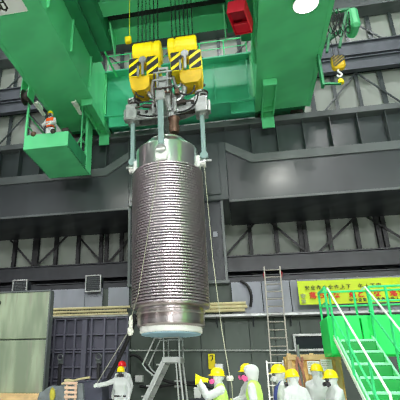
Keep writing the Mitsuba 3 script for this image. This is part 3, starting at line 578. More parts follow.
# ------------------------------------------------------------------ left foreground
struct('floor_plinth', cb(-14, -3.2, 13.2, 20.3, 0, 0.2, .02), 'floor_mat')
nv = thing('ribbed_panel', 'large dark navy steel panel with a grid of welded ribs', 'panel')
NX0, NX1, NZ0, NZ1 = -7.78, -4.34, 0.2, 3.88
obj('sheet', bx(NX0, NX1, 18.06, 18.1, NZ0, NZ1), 'navy', nv, False)
for x in (-7.74, -7.42, -6.98, -6.55, -5.85, -5.32, -4.84, -4.38): obj('upright_rib', cb(x - .035, x + .035, 17.9, 18.06, NZ0, NZ1, .008), 'navy_rib', nv, False)
obj('main_rib', cb(-6.22, -6.02, 17.82, 18.06, NZ0, NZ1 - 0.1, .01), 'navy_rib', nv, False)
for z in (3.84, 3.22, 2.66, 2.56, 2.0, 1.62, 1.5, 0.9, 0.3): obj('cross_rib', cb(NX0, NX1, 17.93, 18.06, z - .03, z + .03, .008), 'navy_rib', nv, False)
obj('pale_edge', cb(NX0, NX1, 17.88, 18.1, 3.88, 3.95, .01), 'galv', nv, False)
for x in (-7.06, -5.49):
    t = obj('lifting_lug', [mv(rot(trimesh.creation.torus(0.11, 0.025, 24, 8), (1, 0, 0), 90), x, 17.82, 2.36), cb(x - .1, x + .1, 17.84, 17.92, 2.1, 2.3, .01)], 'steel_mid', nv)
    obj('bar', cb(x - .06, x + .06, 17.8, 17.9, 0.4, 2.14, .01), 'steel_black', t, False)
sb = thing('shielding_slab', 'pale green weathered shielding slab standing at the far left', 'slab')
obj('upper_panel', cb(-10.6, -6.9, 16.0, 16.3, 2.93, 4.62, .02), 'shield_paint', sb, False)
obj('lower_panel', cb(-10.6, -6.93, 16.03, 16.3, 1.1, 2.89, .02), 'shield_paint', sb, False)
obj('cap', cb(-10.6, -6.88, 15.97, 16.33, 4.62, 4.68, .01), 'steel_mid', sb, False)
obj('edge_strip', cb(-6.92, -6.86, 15.98, 16.32, 1.1, 4.62, .01), 'steel_mid', sb, False)
obj('plug', mv(rot(trimesh.creation.cylinder(0.08, 0.02, sections=16), (1, 0, 0), 90), -8.93, 15.99, 4.25), 'steel_black', sb)
solo('timber_sleeper', cb(-10.7, -6.85, 15.7, 16.5, 0.88, 1.1, .02), 'timber', 'timber sleeper under the pale green shielding slab', 'timber', smooth=False)
solo('concrete_block', cb(-10.6, -6.95, 15.75, 16.45, 0.2, 0.88, .03), 'shield_paint', 'low block under the timber sleeper at the far left', 'block', smooth=False)
# tarp covered things
def tarp(x0, x1, y0, y1, hf, zb, name, material, label, seed):
    n = 40; xs, ys = np.meshgrid(np.linspace(x0, x1, n), np.linspace(y0, y1, n), indexing='ij')
    u, v = (xs - x0) / (x1 - x0), (ys - y0) / (y1 - y0)
    edge = np.minimum(np.minimum(u, 1 - u), np.minimum(v, 1 - v)); e = np.clip(edge / 0.07, 0, 1); e = e * e * (3 - 2 * e)
    h = hf(u, v) + 0.13 * (meshkit.fbm(np.stack([xs * 4, ys * 4, xs * 0 + seed], -1), 3) - 0.5)
    z = zb + (h - zb) * e
    V = np.stack([xs, ys, z], -1).reshape(-1, 3); i = (np.arange(n - 1)[:, None] * n + np.arange(n - 1)).ravel()
    return solo(name, trimesh.Trimesh(V, np.vstack([np.c_[i, i + n, i + n + 1], np.c_[i, i + n + 1, i + 1]]), process=False), material, label, 'tarp', smooth=True)
tarp(-6.1, -4.55, 13.55, 14.7, lambda u, v: 1.28 + 0.25 * u - 0.2 * np.abs(v - .5), 0.2, 'grey_tarp', 'tarp_grey', 'rumpled grey tarp heap left of the wooden rack', 1)
tarp(-5.0, -4.05, 13.7, 14.5, lambda u, v: 1.42 + 0.12 * u, 0.2, 'navy_tarp', 'tarp_navy', 'dark tarp covered crate under the reaching worker arm', 4)
wp = thing('wooden_rack', 'small pinkish wooden rack standing between the grey tarps', 'rack')
for x in (-5.02, -4.76): obj('post', cb(x - .03, x + .03, 13.3, 13.36, 0.2, 1.48, .005), 'pink_wood', wp, False)
for z in (0.5, 0.8, 1.08, 1.2, 1.32, 1.44): obj('slat', cb(-5.08, -4.7, 13.27, 13.31, z - .035, z + .035, .005), 'pink_wood', wp, False)
solo('yellow_sack', blob((-5.5, 13.45, 1.12), (0.1, 0.09, 0.26), 9), 'dull_yellow', 'crumpled yellow sack at the left end of the grey tarp heap', 'sack', smooth=True)
solo('yellow_sack', blob((-5.15, 13.75, 1.5), (0.17, 0.1, 0.07), 12), 'pole_yellow', 'small dull yellow sack on top of the grey tarp heap', 'sack', smooth=True)
solo('pale_pole', path([(-5.3, 13.6, 1.42), (-4.7, 13.55, 1.56), (-4.4, 13.5, 1.6)], 0.03), 'pole_yellow', 'pale pole lying across the tarp heap', 'pole')

# step platform under the cask
sp = thing('step_platform', 'aluminium mobile step platform with side stair under the cask', 'step platform')
PX0, PX1, PY0, PY1, PZ = -2.12, -1.68, 12.7, 13.6, 2.1
obj('deck', cb(PX0 - .03, PX1 + .03, PY0, PY1, PZ - .14, PZ, .01), 'aluminium', sp, False)
for y in (PY0 + .04, PY1 - .04):
    obj('leg', tube((PX1 - .02, y, PZ - .1), (-1.52, y + (-.1 if y < 13 else .1), 0.02), 0.028, 8), 'aluminium', sp); obj('leg', tube((PX1 - .1, y, PZ - .1), (-1.68, y, 0.02), 0.022, 8), 'aluminium', sp)
    obj('stringer', beam_h((PX0 + .04, y, PZ - .05), (-3.16, y, 0.05), 0.12, 0.03), 'aluminium', sp, False)
    obj('deck_rail', path([(PX0 + .02, y, PZ), (PX0 + .02, y, PZ + .5), (PX1, y, PZ + .5), (PX1, y, PZ)], 0.022), 'aluminium', sp)
    obj('stair_rail', path([(PX0 - .02, y, PZ + .48), (PX0 - .22, y, PZ + .5), (-2.68, y, 1.92), (-2.58, y, 1.78), (-2.36, y, 1.62)], 0.022), 'aluminium', sp)
obj('deck_rail', path([(PX1, PY0 + .04, PZ + .5), (PX1, PY1 - .04, PZ + .5)], 0.022), 'aluminium', sp)
for k in range(7):
    f = (k + 0.6) / 7.6; x, z = PX0 + (-3.16 - PX0) * f, PZ - .05 - (PZ - .1) * f
    obj('tread', cb(x - .12, x + .1, PY0 + .05, PY1 - .05, z, z + .035, .005), 'aluminium', sp, False)
obj('brace', beam_h((-2.72, PY0, 0.98), (-1.62, PY0, 0.7), 0.05, 0.03), 'aluminium', sp, False)
solo('lit_case', cb(-1.95, -1.7, 18.6, 18.8, 0.9, 1.28, .02), 'paper', 'bright pale case seen between the step platform legs', 'case', smooth=False)
solo('case_stand', cb(-2.1, -1.55, 18.4, 19.0, 0.0, 0.9, .02), 'steel_dark', 'dark stand carrying the bright pale case', 'stand', smooth=False)

# ------------------------------------------------------------------ right foreground
# leaning ladder
ld = thing('long_ladder', 'tall aluminium ladder leaning against the ledge on the right', 'ladder')
LA, LB = np.array([0.9, 18.4, 0.0]), np.array([1.13, 19.68, 6.0]); W = 0.64
for dx in (0, W):
    obj('stile', beam_h(LA + [dx, 0, 0], LB + [dx, 0, 0], 0.05, 0.08), 'old_aluminium', ld, False)
for k in range(19):
    c = LA + (LB - LA) * (k + 0.8) / 19.3; obj('rung', tube(c + [0.02, 0, 0], c + [W - .02, 0, 0], 0.022, 8), 'old_aluminium', ld)
obj('hook', [path([LB + [0, 0, -.2], LB + [-.06, -.08, -.35], LB + [-.02, -.1, -.55]], 0.03)], 'red_dark', ld); obj('hook', [path([LB + [W, 0, -.2], LB + [W + .06, -.08, -.3], LB + [W, -.1, -.5]], 0.03)], 'red_dark', ld)
sl = thing('step_ladder', 'small pale step ladder top just behind the worker with blue harness', 'ladder')
for dx in (0.52, 0.92): obj('stile', [beam_h((dx, 12.5, 0), (dx + .04, 12.8, 1.98), 0.04, 0.06)], 'white_paint', sl, False)
for k in range(7): z = 0.27 * k + 0.3; obj('step', cb(0.54 + .04 * z / 2, 0.92 + .04 * z / 2, 12.5 + .15 * z, 12.58 + .15 * z, z, z + .03, .005), 'white_paint', sl, False)
# banner
bn = thing('safety_banner', 'long yellow banner with red and black lettering on the ledge', 'banner')
BX0, BX1, BZ0, BZ1, BY = 2.3, 7.4, 4.3, 5.2, 19.6
sc_ = (19.6 - 0) / 19.0
n = 60; xs = np.linspace(BX0 * sc_, BX1, n); V = []
for x in xs:
    dy = 0.03 * math.sin(x * 2.1) + 0.02 * math.sin(x * 5.3)
    V += [(x, BY + dy, BZ0 + .06), (x, BY + dy, BZ1 + 0.12)]
V = np.array(V); Vb = V + [0, 0.012, 0]; i = np.arange(n - 1) * 2
obj('sheet', trimesh.Trimesh(np.vstack([V, Vb]), np.vstack([np.c_[i, i + 2, i + 3], np.c_[i, i + 3, i + 1], np.c_[i + 2 * n, i + 3 + 2 * n, i + 2 + 2 * n], np.c_[i + 2 * n, i + 1 + 2 * n, i + 3 + 2 * n]]), process=False), 'banner_yellow', bn, True)
for x in np.arange(BX0 * sc_, BX1, 1.2): obj('tie_rope', tube((x + .05, BY - .02, BZ1 + .1), (x + .05, BY + .5, BZ1 + .3), 0.012, 5), 'rope_white', bn)
OCHI = [[(0, .9), (1, .9)], [(.3, 1), (.3, .8)], [(.7, 1), (.7, .8)], [(.1, .7), (.2, .62)], [(.05, .5), (.15, .42)], [(0, 0), (.22, .3)], [(.55, .78), (.3, .45)], [(.4, .66), (.85, .66), (.35, .25)], [(.45, .5), (1, .25)], [(.45, .22), (.9, .22), (.9, 0), (.45, 0), (.45, .22)]]
CHI = [[(.05, .75), (.95, .75)], [(.5, 1), (.25, .4), (.6, .52), (.9, .4), (.9, .15), (.7, .02), (.4, 0)]]
RU = [[(.15, .92), (.85, .92), (.15, .4), (.55, .56), (.9, .4), (.9, .12), (.65, 0), (.4, .05), (.4, .2), (.6, .2)]]
NA = [[(.05, .78), (.6, .78)], [(.4, 1), (.1, .4)], [(.75, .85), (.98, .7)], [(.7, .62), (.7, .1), (.45, 0), (.3, .12), (.5, .25), (.95, .05)]]
TO = [[(.3, 1), (.42, .6)], [(.9, .8), (.3, .5), (.12, .25), (.3, .03), (.9, .03)]]
SU = [[(0, .8), (1, .8)], [(.58, 1), (.58, .35), (.4, .28), (.38, .48), (.58, .5), (.55, .2), (.4, 0)]]
AN = [[(.5, 1), (.5, .88)], [(.05, .68), (.05, .86), (.95, .86), (.95, .68)], [(.45, .8), (.25, .35), (.9, 0)], [(.75, .5), (.5, .2), (.1, 0)], [(0, .5), (1, .5)]]
ZEN = [[(.5, 1), (0, .55)], [(.5, 1), (1, .55)], [(.2, .55), (.8, .55)], [(.2, .3), (.8, .3)], [(.05, .02), (.95, .02)], [(.5, .55), (.5, .02)]]
CHU = [[(.1, .75), (.9, .75), (.9, .35), (.1, .35), (.1, .75)], [(.5, 1), (.5, 0)]]
SHITA = [[(0, .92), (1, .92)], [(.5, .92), (.5, 0)], [(.55, .65), (.85, .45)]]
UE = [[(.5, 1), (.5, .05)], [(.5, .55), (.9, .55)], [(0, .05), (1, .05)]]
SAGYO = [[(.3, 1), (.05, .55)], [(.2, .75), (.2, 0)], [(.55, 1), (.4, .6)], [(.45, .78), (1, .78)], [(.62, .78), (.62, 0)], [(.62, .5), (.95, .5)], [(.62, .25), (.95, .25)]]
def write(glyphs, x, z, h, gap, w, m, y=BY - 0.075):
    out = []
    for g in glyphs:
        if g: out.append(strokes(g, (x, y, z), (1, 0, 0), (0, 0, 1), h, w, (0, 1, 0)))
        x += h * gap
    return cat(out)
k0 = BX0 * sc_ + 0.38
obj('headline', write([AN, ZEN, SAGYO, CHU, ZEN, SAGYO, UE, SHITA, None, CHU, UE, SHITA, AN], k0 - 0.1, 4.95, 0.15, 1.5, 0.02, 'text_black'), 'text_black', bn, False)
for q, wd in enumerate(([OCHI, CHI, RU, NA], [OCHI, TO, SU, NA], [OCHI, CHI, RU, NA])): obj('slogan', write(wd, k0 + 0.05 + q * 5 * 0.23 * 1.3, 4.6, 0.23, 1.3, 0.042, 'text_red'), 'text_red', bn, False)
obj('footline', write([None] * 6 + [CHU, SAGYO, ZEN, AN, UE, SHITA, CHU, SAGYO, ZEN, AN, UE], k0 + 0.5, 4.42, 0.12, 1.4, 0.02, 'text_black'), 'text_black', bn, False)
obj('side_mark', write([AN], k0 - 0.3, 4.62, 0.16, 1.0, 0.03, 'text_grey'), 'text_grey', bn, False); obj('side_mark', write([ZEN], k0 - 0.3, 4.42, 0.16, 1.0, 0.03, 'text_grey'), 'text_grey', bn, False)

# wooden crate
wc = thing('wooden_crate', 'tall wooden board crate with papers pinned on it behind the workers', 'crate')
CX0, CX1, CY0, CY1, CZ = 0.96, 2.12, 11.5, 12.5, 2.06
obj('front_board', cb(CX0, CX1, CY0, CY0 + .03, 0.05, CZ, .005), 'osb', wc, False); obj('rear_board', cb(CX0, CX1, CY1 - .03, CY1, 0.05, CZ, .005), 'osb', wc, False)
for x in (CX0, CX1 - .03): obj('side_board', cb(x, x + .03, CY0 + .03, CY1 - .03, 0.05, CZ - .02, .005), 'osb', wc, False)
obj('bottom', cb(CX0, CX1, CY0, CY1, 0.0, 0.06, .005), 'timber', wc, False)
for x in (CX0 + .05, 1.5, CX1 - .09): obj('batten', cb(x - .045, x + .045, CY0 - .03, CY0, 0.05, CZ + .03, .005), 'timber', wc, False)
obj('batten', cb(CX0, CX1, CY0 - .05, CY0 - .0, CZ - .12, CZ, .005), 'timber', wc, False)
for (x, w, z) in ((1.38, .27, 1.72), (1.67, .24, 1.75)):
    obj('paper', cb(x, x + w, CY0 - .062, CY0 - .05, z - .08, z + .2, .002), 'paper', wc, False)
    obj('print', [bx(x + .02, x + w - .03 - .02 * k, CY0 - .064, CY0 - .062, z + .15 - .045 * k, z + .162 - .045 * k) for k in range(4)], 'text_grey', wc, False)
rp = thing('rope_post', 'slim pole wound with brown rope in front of the wooden crate', 'post')
obj('pole', tube((1.2, 11.3, 0.02), (1.2, 11.3, 2.26), 0.035, 10), 'galv', rp); obj('foot', mv(trimesh.creation.cylinder(0.16, 0.04, sections=20), 1.2, 11.3, 0.02), 'dark_iron', rp)
for k in range(3):
    a = k * 2.1; obj('rope_loop', path(curve([(1.2 + .07 * math.cos(a + t), 11.27 + .05 * math.sin(a + t) - .02 * k, 2.0 - .28 * t) for t in np.linspace(0, 4.4, 9)], 40), 0.028), 'rope_brown', rp)

# green stair platform
gs = thing('green_stair', 'bright green steel access platform with stair and handrails at the right', 'stair')
GX0, GX1, GY, GYB = 1.78, 5.2, 10.5, 11.5
obj('front_panel', cb(GX0, 2.42, GY, GY + .04, 2.0, 2.78, .01), 'stair_green', gs, False); obj('front_panel', cb(2.45, GX1, GY, GY + .04, 2.0, 2.78, .01), 'stair_green', gs, False)
obj('side_panel', cb(GX0, GX0 + .04, GY, GYB, 2.0, 2.78, .01), 'stair_green', gs, False); obj('rear_panel', cb(GX0, GX1, GYB - .04, GYB, 2.0, 2.78, .01), 'stair_green', gs, False)
obj('deck', cb(GX0, GX1, GY, GYB, 2.72, 2.78, .01), 'stair_green', gs, False); obj('under_frame', [bx(GX0, GX1, y, y + .08, 2.0, 2.12) for y in (10.6, 11.3)], 'stair_green', gs, False)
for x in (2.75, 4.1, 5.1):
    for y in (10.6, 11.4): obj('support', cb(x - .05, x + .05, y - .05, y + .05, 0, 2.1, .01), 'stair_green', gs, False)
SX0, SX1 = 1.92, 2.60
def stz(y): return 2.30 - (GY - y) * 0.62
ST_Y1 = GY - 2.30 / 0.62
for x in (SX0, SX1):
    obj('stringer', beam_h((x, GY + .02, stz(GY) - .02), (x, ST_Y1, 0.02), 0.2, 0.04, (1, 0, 0)), 'stair_lit_edge', gs, False)
for k in range(10):
    z = 2.27 - 0.235 * k; y = GY - (2.30 - z) / 0.62
    if z < 0.1: break
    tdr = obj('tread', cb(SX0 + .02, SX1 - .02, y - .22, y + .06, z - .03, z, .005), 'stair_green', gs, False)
    obj('nosing', cb(SX0 + .02, SX1 - .02, y - .24, y - .21, z - .05, z + .012, .005), 'stair_lit_edge', tdr, False)
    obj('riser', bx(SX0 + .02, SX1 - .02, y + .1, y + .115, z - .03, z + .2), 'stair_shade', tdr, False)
for x in (SX0 - .04, SX1 + .04):
    top = np.array([x, GY, stz(GY) + 1.07]); bot = np.array([x, 7.2, stz(7.2) + 1.07])
    obj('stair_handrail', path([top + [0, .3, .0], top, bot, bot + [0, 0, -1.0]], 0.02), 'rail_white', gs)
    obj('stair_midrail', path([top - [0, 0, .5], bot - [0, 0, .5]], 0.02), 'rail_green', gs)
    for y in (10.4, 9.2, 8.0): obj('post', tube((x, y, stz(y)), (x, y, stz(y) + 1.07), 0.022), 'rail_green', gs)
obj('stair_kick', beam_h((SX0 - .06, GY, stz(GY) + .04), (SX0 - .06, ST_Y1 + .3, .25), 0.1, 0.015, (1, 0, 0)), 'rail_white', gs, False)
railing(gs, [(GX0 + .05, y, 2.78) for y in (GY + .05, GYB - .1)], 0.62)
railing(gs, [(x, GYB - .1, 2.78) for x in (GX0 + .05, 2.6, 3.3, 4.1, GX1 - .1)], 0.66)
railing(gs, [(x, GY + .06, 2.78) for x in (2.72, 3.05, 3.6, 4.4, GX1 - .05)], 0.6)
for k, (x, z) in enumerate(((3.05, 1.0), (3.2, 1.45))):
    solo('cardboard_box', cb(x - .2, x + .25, 12.0, 12.5, z - 1.0 if k == 0 else z - .42, z, .01), 'timber', ('lower brown box stacked under the green platform', 'upper brown box stacked under the green platform')[k], 'box', smooth=False)
solo('red_white_cone', [lathe([(0.001, 0.55), (.04, .55), (.15, .04), (.001, .04)], 24).apply_translation((0.22, 13.0, 0.0)), cb(.02, .42, 12.8, 13.2, 0, .04, .01)], 'pink_filter', 'pinkish traffic cone behind the lime vest worker', 'cone')

# ------------------------------------------------------------------ people
def ball(c, r, n=16):
    return m3.Manifold.sphere(r, n).translate(tuple(map(float, c)))
def bone(a, b, ra, rb, n=16): return m3.Manifold.batch_hull([ball(a, ra, n), ball(b, rb, n)])
def fuse(ms, length, taubin=8, wrinkle=0.0, seed=0):
    m = m3.Manifold.batch_boolean(ms, m3.OpType.Add).refine_to_length(length).to_mesh()
    t = trimesh.Trimesh(m.vert_properties[:, :3], m.tri_verts, process=True)
    if taubin: trimesh.smoothing.filter_taubin(t, lamb=0.5, nu=0.52, iterations=taubin)
    if wrinkle:
        v = np.array(t.vertices); q = v * [16, 16, 11] + seed
        t.vertices = v + t.vertex_normals * ((meshkit.fbm(q, 3) - 0.5) * 2 * wrinkle)[:, None]
    return t
def unit(v): v = np.array(v, float); return v / np.linalg.norm(v)
def hand_bones(w, d, nrm, thumb, curl, infl=0.0):
    """Palm, four fingers of unequal length and a thumb. w wrist, d along the hand, nrm out of the palm, thumb towards the thumb's side."""
    d = unit(d); nrm = unit(np.array(nrm) - d * (np.array(nrm) @ d)); t = np.cross(d, nrm); t = t if t @ np.array(thumb) > 0 else -t
    out = [m3.Manifold.batch_hull([ball(w + t * .02, .019 + infl, 10), ball(w - t * .02, .019 + infl, 10), ball(w + d * .085 + t * .03, .015 + infl, 10), ball(w + d * .08 - t * .032, .013 + infl, 10)])]
    for off, L, r, k in ((.033, .075, .0095, 0.9), (.011, .085, .0098, 1.0), (-.012, .078, .0094, 1.05), (-.033, .06, .0084, 1.15)):
        p = w + d * (.088 - abs(off) * .15) + t * off; ang = 0.25 * curl * k
        dirv = d
        for seg, f in enumerate((.45, .32, .23)):
            dirv = d * math.cos(ang) + nrm * math.sin(ang); q = p + dirv * L * f
            out.append(bone(p, q, r * (1 - .1 * seg) + infl, r * (.92 - .1 * seg) + infl, 8)); p = q; ang += curl * k * 0.8
    p = w + d * .03 + t * .03; q = p + unit(d * .6 + t * .8 + nrm * .35 * curl) * .042; r_ = q + unit(d * .9 + t * .15 + nrm * .55 * curl) * .032
    out += [bone(p, q, .014 + infl, .011 + infl, 8), bone(q, r_, .011 + infl, .009 + infl, 8)]
    return out
def person(label, loc, yaw, H=1.74, lean=0.0, hyaw=0.0, hpitch=0.0, armL=None, armR=None, curlL=.5, curlR=.5, palmL=None, palmR=None, helmet='helmet_yellow', mask='white', vest=None, harness=None, hood_over=False, gloves='glove_white', stride=0.05, seed=0, pink=False):
    s = H / 1.75; A = np.array
    key = thing('person', label, 'person', None)
    hipz = .93 * s
    def up(p):   # upper-body point bent forward about the hips
        p = A(p, float) * s; y, z = p[1], p[2] - hipz; c, sn = math.cos(lean), math.sin(lean)
        return A([p[0], y * c + z * sn, hipz - y * sn + z * c])
    pel, waist, chest, upper, neck = up((0, 0, .98)), up((0, 0.0, 1.12)), up((0, .01, 1.30)), up((0, 0, 1.42)), up((0, .01, 1.50))
    head = up((0, .03, 1.635)); shL, shR = up((-.185, 0, 1.415)), up((.185, 0, 1.415))
    hipL, hipR = A((-.1, 0, .92)) * s, A((.1, 0, .92)) * s
    kL, kR = A((-.11, .03 + stride, .49)) * s, A((.11, .03 - stride, .49)) * s
    aL, aR = A((-.12, stride * 1.3, .085)) * s, A((.12, -stride * 1.9, .085)) * s
    def arm(sh, spec, side):
        if spec is None: spec = ((side * .27, -.03, 1.14), (side * .26, .10, .90))
        e, w = up(spec[0]), up(spec[1])
        ud = e - sh; e = sh + unit(ud) * .29 * s; fd = w - e; w = e + unit(fd) * .25 * s
        return e, w
    eL, wL = arm(shL, armL, -1); eR, wR = arm(shR, armR, 1)
    dL, dR = unit(wL - eL), unit(wR - eR)
    nL = palmL if palmL is not None else (1, 0.2, 0); nR = palmR if palmR is not None else (-1, 0.2, 0)
    tL, tR = (0.2, 1, .3), (-.2, 1, .3)
    def torso(i): return [m3.Manifold.batch_hull([ball(pel + (-.07, 0, 0), .105 + i), ball(pel + (.07, 0, 0), .105 + i), ball(waist + (-.06, 0, 0), .095 + i), ball(waist + (.06, 0, 0), .095 + i)]),
                          m3.Manifold.batch_hull([ball(waist + (-.06, 0, 0), .095 + i), ball(waist + (.06, 0, 0), .095 + i), ball(chest + (-.08, 0, 0), .105 + i), ball(chest + (.08, 0, 0), .105 + i)]),
                          m3.Manifold.batch_hull([ball(chest + (-.08, 0, 0), .105 + i), ball(chest + (.08, 0, 0), .105 + i), ball(shL * .8 + upper * .2, .062 + i), ball(shR * .8 + upper * .2, .062 + i), ball(neck, .055 + i)])]
    def limbs(i, ankle=.0): return [bone(hipL, kL, .09 + i, .062 + i), bone(hipR, kR, .09 + i, .062 + i), bone(kL, aL, .06 + i, .042 + i + ankle), bone(kR, aR, .06 + i, .042 + i + ankle)]
    def arms(i, cuff=0.0): return [bone(shL, eL, .058 + i, .044 + i), bone(shR, eR, .058 + i, .044 + i), bone(eL, wL, .042 + i, .03 + i + cuff), bone(eR, wR, .042 + i, .03 + i + cuff)]
    # head in its own frame, then turned
    cy, sy, cp, sp_ = math.cos(hyaw), math.sin(hyaw), math.cos(hpitch), math.sin(hpitch)
    R = A([[cy, -sy, 0], [sy, cy, 0], [0, 0, 1]]) @ A([[1, 0, 0], [0, cp, -sp_], [0, sp_, cp]])
    def hd(p): return head + R @ (A(p, float) * s)
    hm = lambda: [m3.Manifold.batch_hull([ball(hd((0, -.02, .045)), .082 * s), ball(hd((0, .03, .04)), .076 * s), ball(hd((0, .05, -.03)), .058 * s)]),
                  m3.Manifold.batch_hull([ball(hd((0, .045, -.03)), .06 * s), ball(hd((0, .062, -.088)), .032 * s), ball(hd((-.035, .02, -.065)), .03 * s), ball(hd((.035, .02, -.065)), .03 * s)]),
                  bone(hd((0, .098, .02)), hd((0, .118, -.025)), .010, .014, 8), bone(hd((-.03, .098, .035)), hd((.03, .098, .035)), .013, .013, 8), bone(hd((-.02, .094, -.055)), hd((.02, .094, -.055)), .009, .009, 8),
                  bone(hd((-.083, 0, .02)), hd((-.085, 0, -.025)), .014, .011, 8), bone(hd((.083, 0, .02)), hd((.085, 0, -.025)), .014, .011, 8), bone(neck - (0, 0, .03), hd((0, 0, -.06)), .056, .052)]
    feet = lambda i: [bone(a, a + (0, -.03, -.03), .045 + i, .045 + i) for a in (aL, aR)] + [m3.Manifold.batch_hull([ball(a + (0, -.045, -.05), .036 + i), ball(a + (-.02, .12, -.055), .03 + i), ball(a + (.02, .12, -.055), .03 + i)]) for a in (aL, aR)]
    W = T().translate(list(map(float, loc))).rotate([0, 0, 1], math.degrees(yaw))
    def piece(name, m, material, parent=None, **kw):
        return obj(name, {**ply(m, material, smooth=kw.pop('smooth', True)), 'to_world': W}, None, parent or key, **kw)
    body = fuse(torso(-.012) + limbs(-.014) + arms(-.010) + hm() + hand_bones(wL, dL, nL, tL, curlL) + hand_bones(wR, dR, nR, tR, curlR) + feet(-.008), .035, 4)
    piece('body', body, 'skin')
    i = .022
    # white coverall with hood
    hood = m3.Manifold.batch_hull([ball(hd((0, -.03, .04)), .108 * s), ball(hd((0, .02, .04)), .1 * s), ball(hd((0, .02, -.05)), .09 * s)]) + m3.Manifold.batch_hull([ball(hd((0, -.01, -.06)), .085), ball(neck, .085), ball(upper, .1)])
    fo = m3.Manifold.batch_hull([ball(hd((0, .15, .045)), .062 * s), ball(hd((0, .15, -.06)), .06 * s), ball(hd((0, .05, .03)), .062 * s), ball(hd((0, .05, -.055)), .058 * s)])
    suit = fuse(torso(i) + limbs(i, .012) + arms(i, .004) + [hood - fo], .026, 4, .016, seed)
    cv = piece('coverall', suit, 'suit_white')
    for nm, w, d, n_, t_, c_ in (('glove', wL, dL, nL, tL, curlL), ('glove', wR, dR, nR, tR, curlR)):
        piece(nm, fuse([bone(w - d * .05, w + d * .01, .038, .032, 12)] + hand_bones(w, d, n_, t_, c_, .0035), .012, 2), gloves)
    for a in (aL, aR): piece('boot', fuse([m3.Manifold.batch_hull([ball(a + (0, -.045, -.045), .045), ball(a + (-.02, .125, -.05), .04), ball(a + (.02, .125, -.05), .04), ball(a + (0, -.01, .03), .058)]) - m3.Manifold.cube((1, 1, .2)).translate((float(a[0]) - .5, float(a[1]) - .5, -.198))], .03, 0), 'boot_black', smooth=40)
    # respirator
    if mask:
        fm = 'mask_dark' if mask != 'white' else 'mask_white'
        rs = piece('respirator', fuse([m3.Manifold.batch_hull([ball(hd((0, .09, -.035)), .042 * s), ball(hd((0, .125, -.045)), .03 * s), ball(hd((0, .085, -.085)), .036 * s), ball(hd((-.03, .085, -.04)), .03 * s), ball(hd((.03, .085, -.04)), .03 * s)])], .015, 2), fm)
        piece('visor', fuse([m3.Manifold.batch_hull([ball(hd((-.045, .085, .022)), .03 * s), ball(hd((.045, .085, .022)), .03 * s), ball(hd((0, .1, .02)), .034 * s)])], .015, 1), 'mask_visor', rs)
        for sx in (-1, 1):
            c, e = hd((sx * .055, .105, -.06)), hd((sx * .095, .13, -.07)); piece('filter', tube(c, e, .036 * (1.25 if pink else 1), 18), 'pink_filter' if pink else ('mask_dark' if mask == 'dark' else 'mask_white'), rs, smooth=40)
    else:
        for sx in (-1, 1): piece('eye', mv(trimesh.creation.icosphere(2, .011), *hd((sx * .03, .103, .018))), 'eye_white')
    Rm = np.eye(4); Rm[:3, :3] = R; Rm[:3, 3] = hd((0, 0, .075))
    if helmet and not hood_over:
        dome = lathe([(.122, -.025), (.126, -.01), (.122, .03), (.108, .075), (.08, .108), (.04, .124), (.001, .128)], 28); dome.vertices = dome.vertices * [.95, 1.13, 1.0] * s; dome.apply_transform(Rm)
        hk = piece('helmet', dome, helmet)
        brim = lathe([(.118, -.02), (.142, -.03), (.144, -.026), (.122, -.01)], 28, True); v = brim.vertices * [.95, 1.13, 1.0]; v[:, 1] += np.where(v[:, 1] > .1, .25 * (v[:, 1] - .1) * 2.2, 0); brim.vertices = v * s; brim.apply_transform(Rm)
        piece('brim', brim, helmet, hk)
        ridge = cat([tube((0, -.13 * s, .05 * s), (0, -.05 * s, .118 * s), .012), tube((0, -.05 * s, .118 * s), (0, .05 * s, .118 * s), .012), tube((0, .05 * s, .118 * s), (0, .13 * s, .05 * s), .012)]); ridge.apply_transform(Rm); piece('ridge', ridge, helmet, hk)
    if hood_over:
        piece('outer_hood', fuse([m3.Manifold.batch_hull([ball(hd((0, -.03, .07)), .125 * s), ball(hd((0, .03, .075)), .115 * s), ball(hd((0, -.02, -.05)), .11 * s)]) - fo], .03, 3, .005, seed + 3), 'suit_white')
    if vest:
        lo, hi = waist[2] - .12, 2.2
        vt = m3.Manifold.batch_boolean(torso(.033), m3.OpType.Add)
        for sh, e, q in ((shL, eL, -1), (shR, eR, 1)): vt = vt - bone(sh + (q * .045, 0, .0), e, .075, .08)
        vt = vt - m3.Manifold.cube((2, 2, 2)).translate((-1., -1., float(lo) - 2)) - ball(neck + (0, .03, .05), .115)
        vk = piece('vest', fuse([vt], .03, 2, .004, seed + 9), vest)
        if vest == 'orange_vest':
            st_ = m3.Manifold.batch_boolean(torso(.037), m3.OpType.Add)
            for z in (chest[2] - .06, waist[2] - .0):
                piece('reflective_band', fuse([st_.trim_by_plane((0, 0, 1), float(z) - .035).trim_by_plane((0, 0, -1), -float(z) - .035)], .04, 0), 'suit_white', vk, smooth=40)
    bb = m3.Manifold.batch_boolean(torso(.03), m3.OpType.Add); z = float(waist[2] - .13)
    piece('belt', fuse([bb.trim_by_plane((0, 0, 1), z - .022).trim_by_plane((0, 0, -1), -z - .022)], .04, 0), harness or 'belt_dark', smooth=40)
    if harness:
        for q in (-1, 1):
            piece('strap', path(curve([waist + (q * .09, .12, -.05), chest + (q * .1, .14, .02), upper + (q * .1, .02, .1), chest + (q * .08, -.14, 0), waist + (-q * .05, -.13, -.05)], 20), .018, 6), harness)
            piece('strap', path(curve([hipL * (q < 0) + hipR * (q > 0) + (0, .12, -.06), hipL * (q < 0) + hipR * (q > 0) + (q * .11, 0, -.02), hipL * (q < 0) + hipR * (q > 0) + (0, -.12, -.06)], 12), .018, 6), harness)
    M = np.array(W.matrix); return key, lambda p: (M @ np.r_[p, 1])[:3], (wL, dL, wR, dR, hd)

FL = math.pi / 2      # facing the left side of the hall
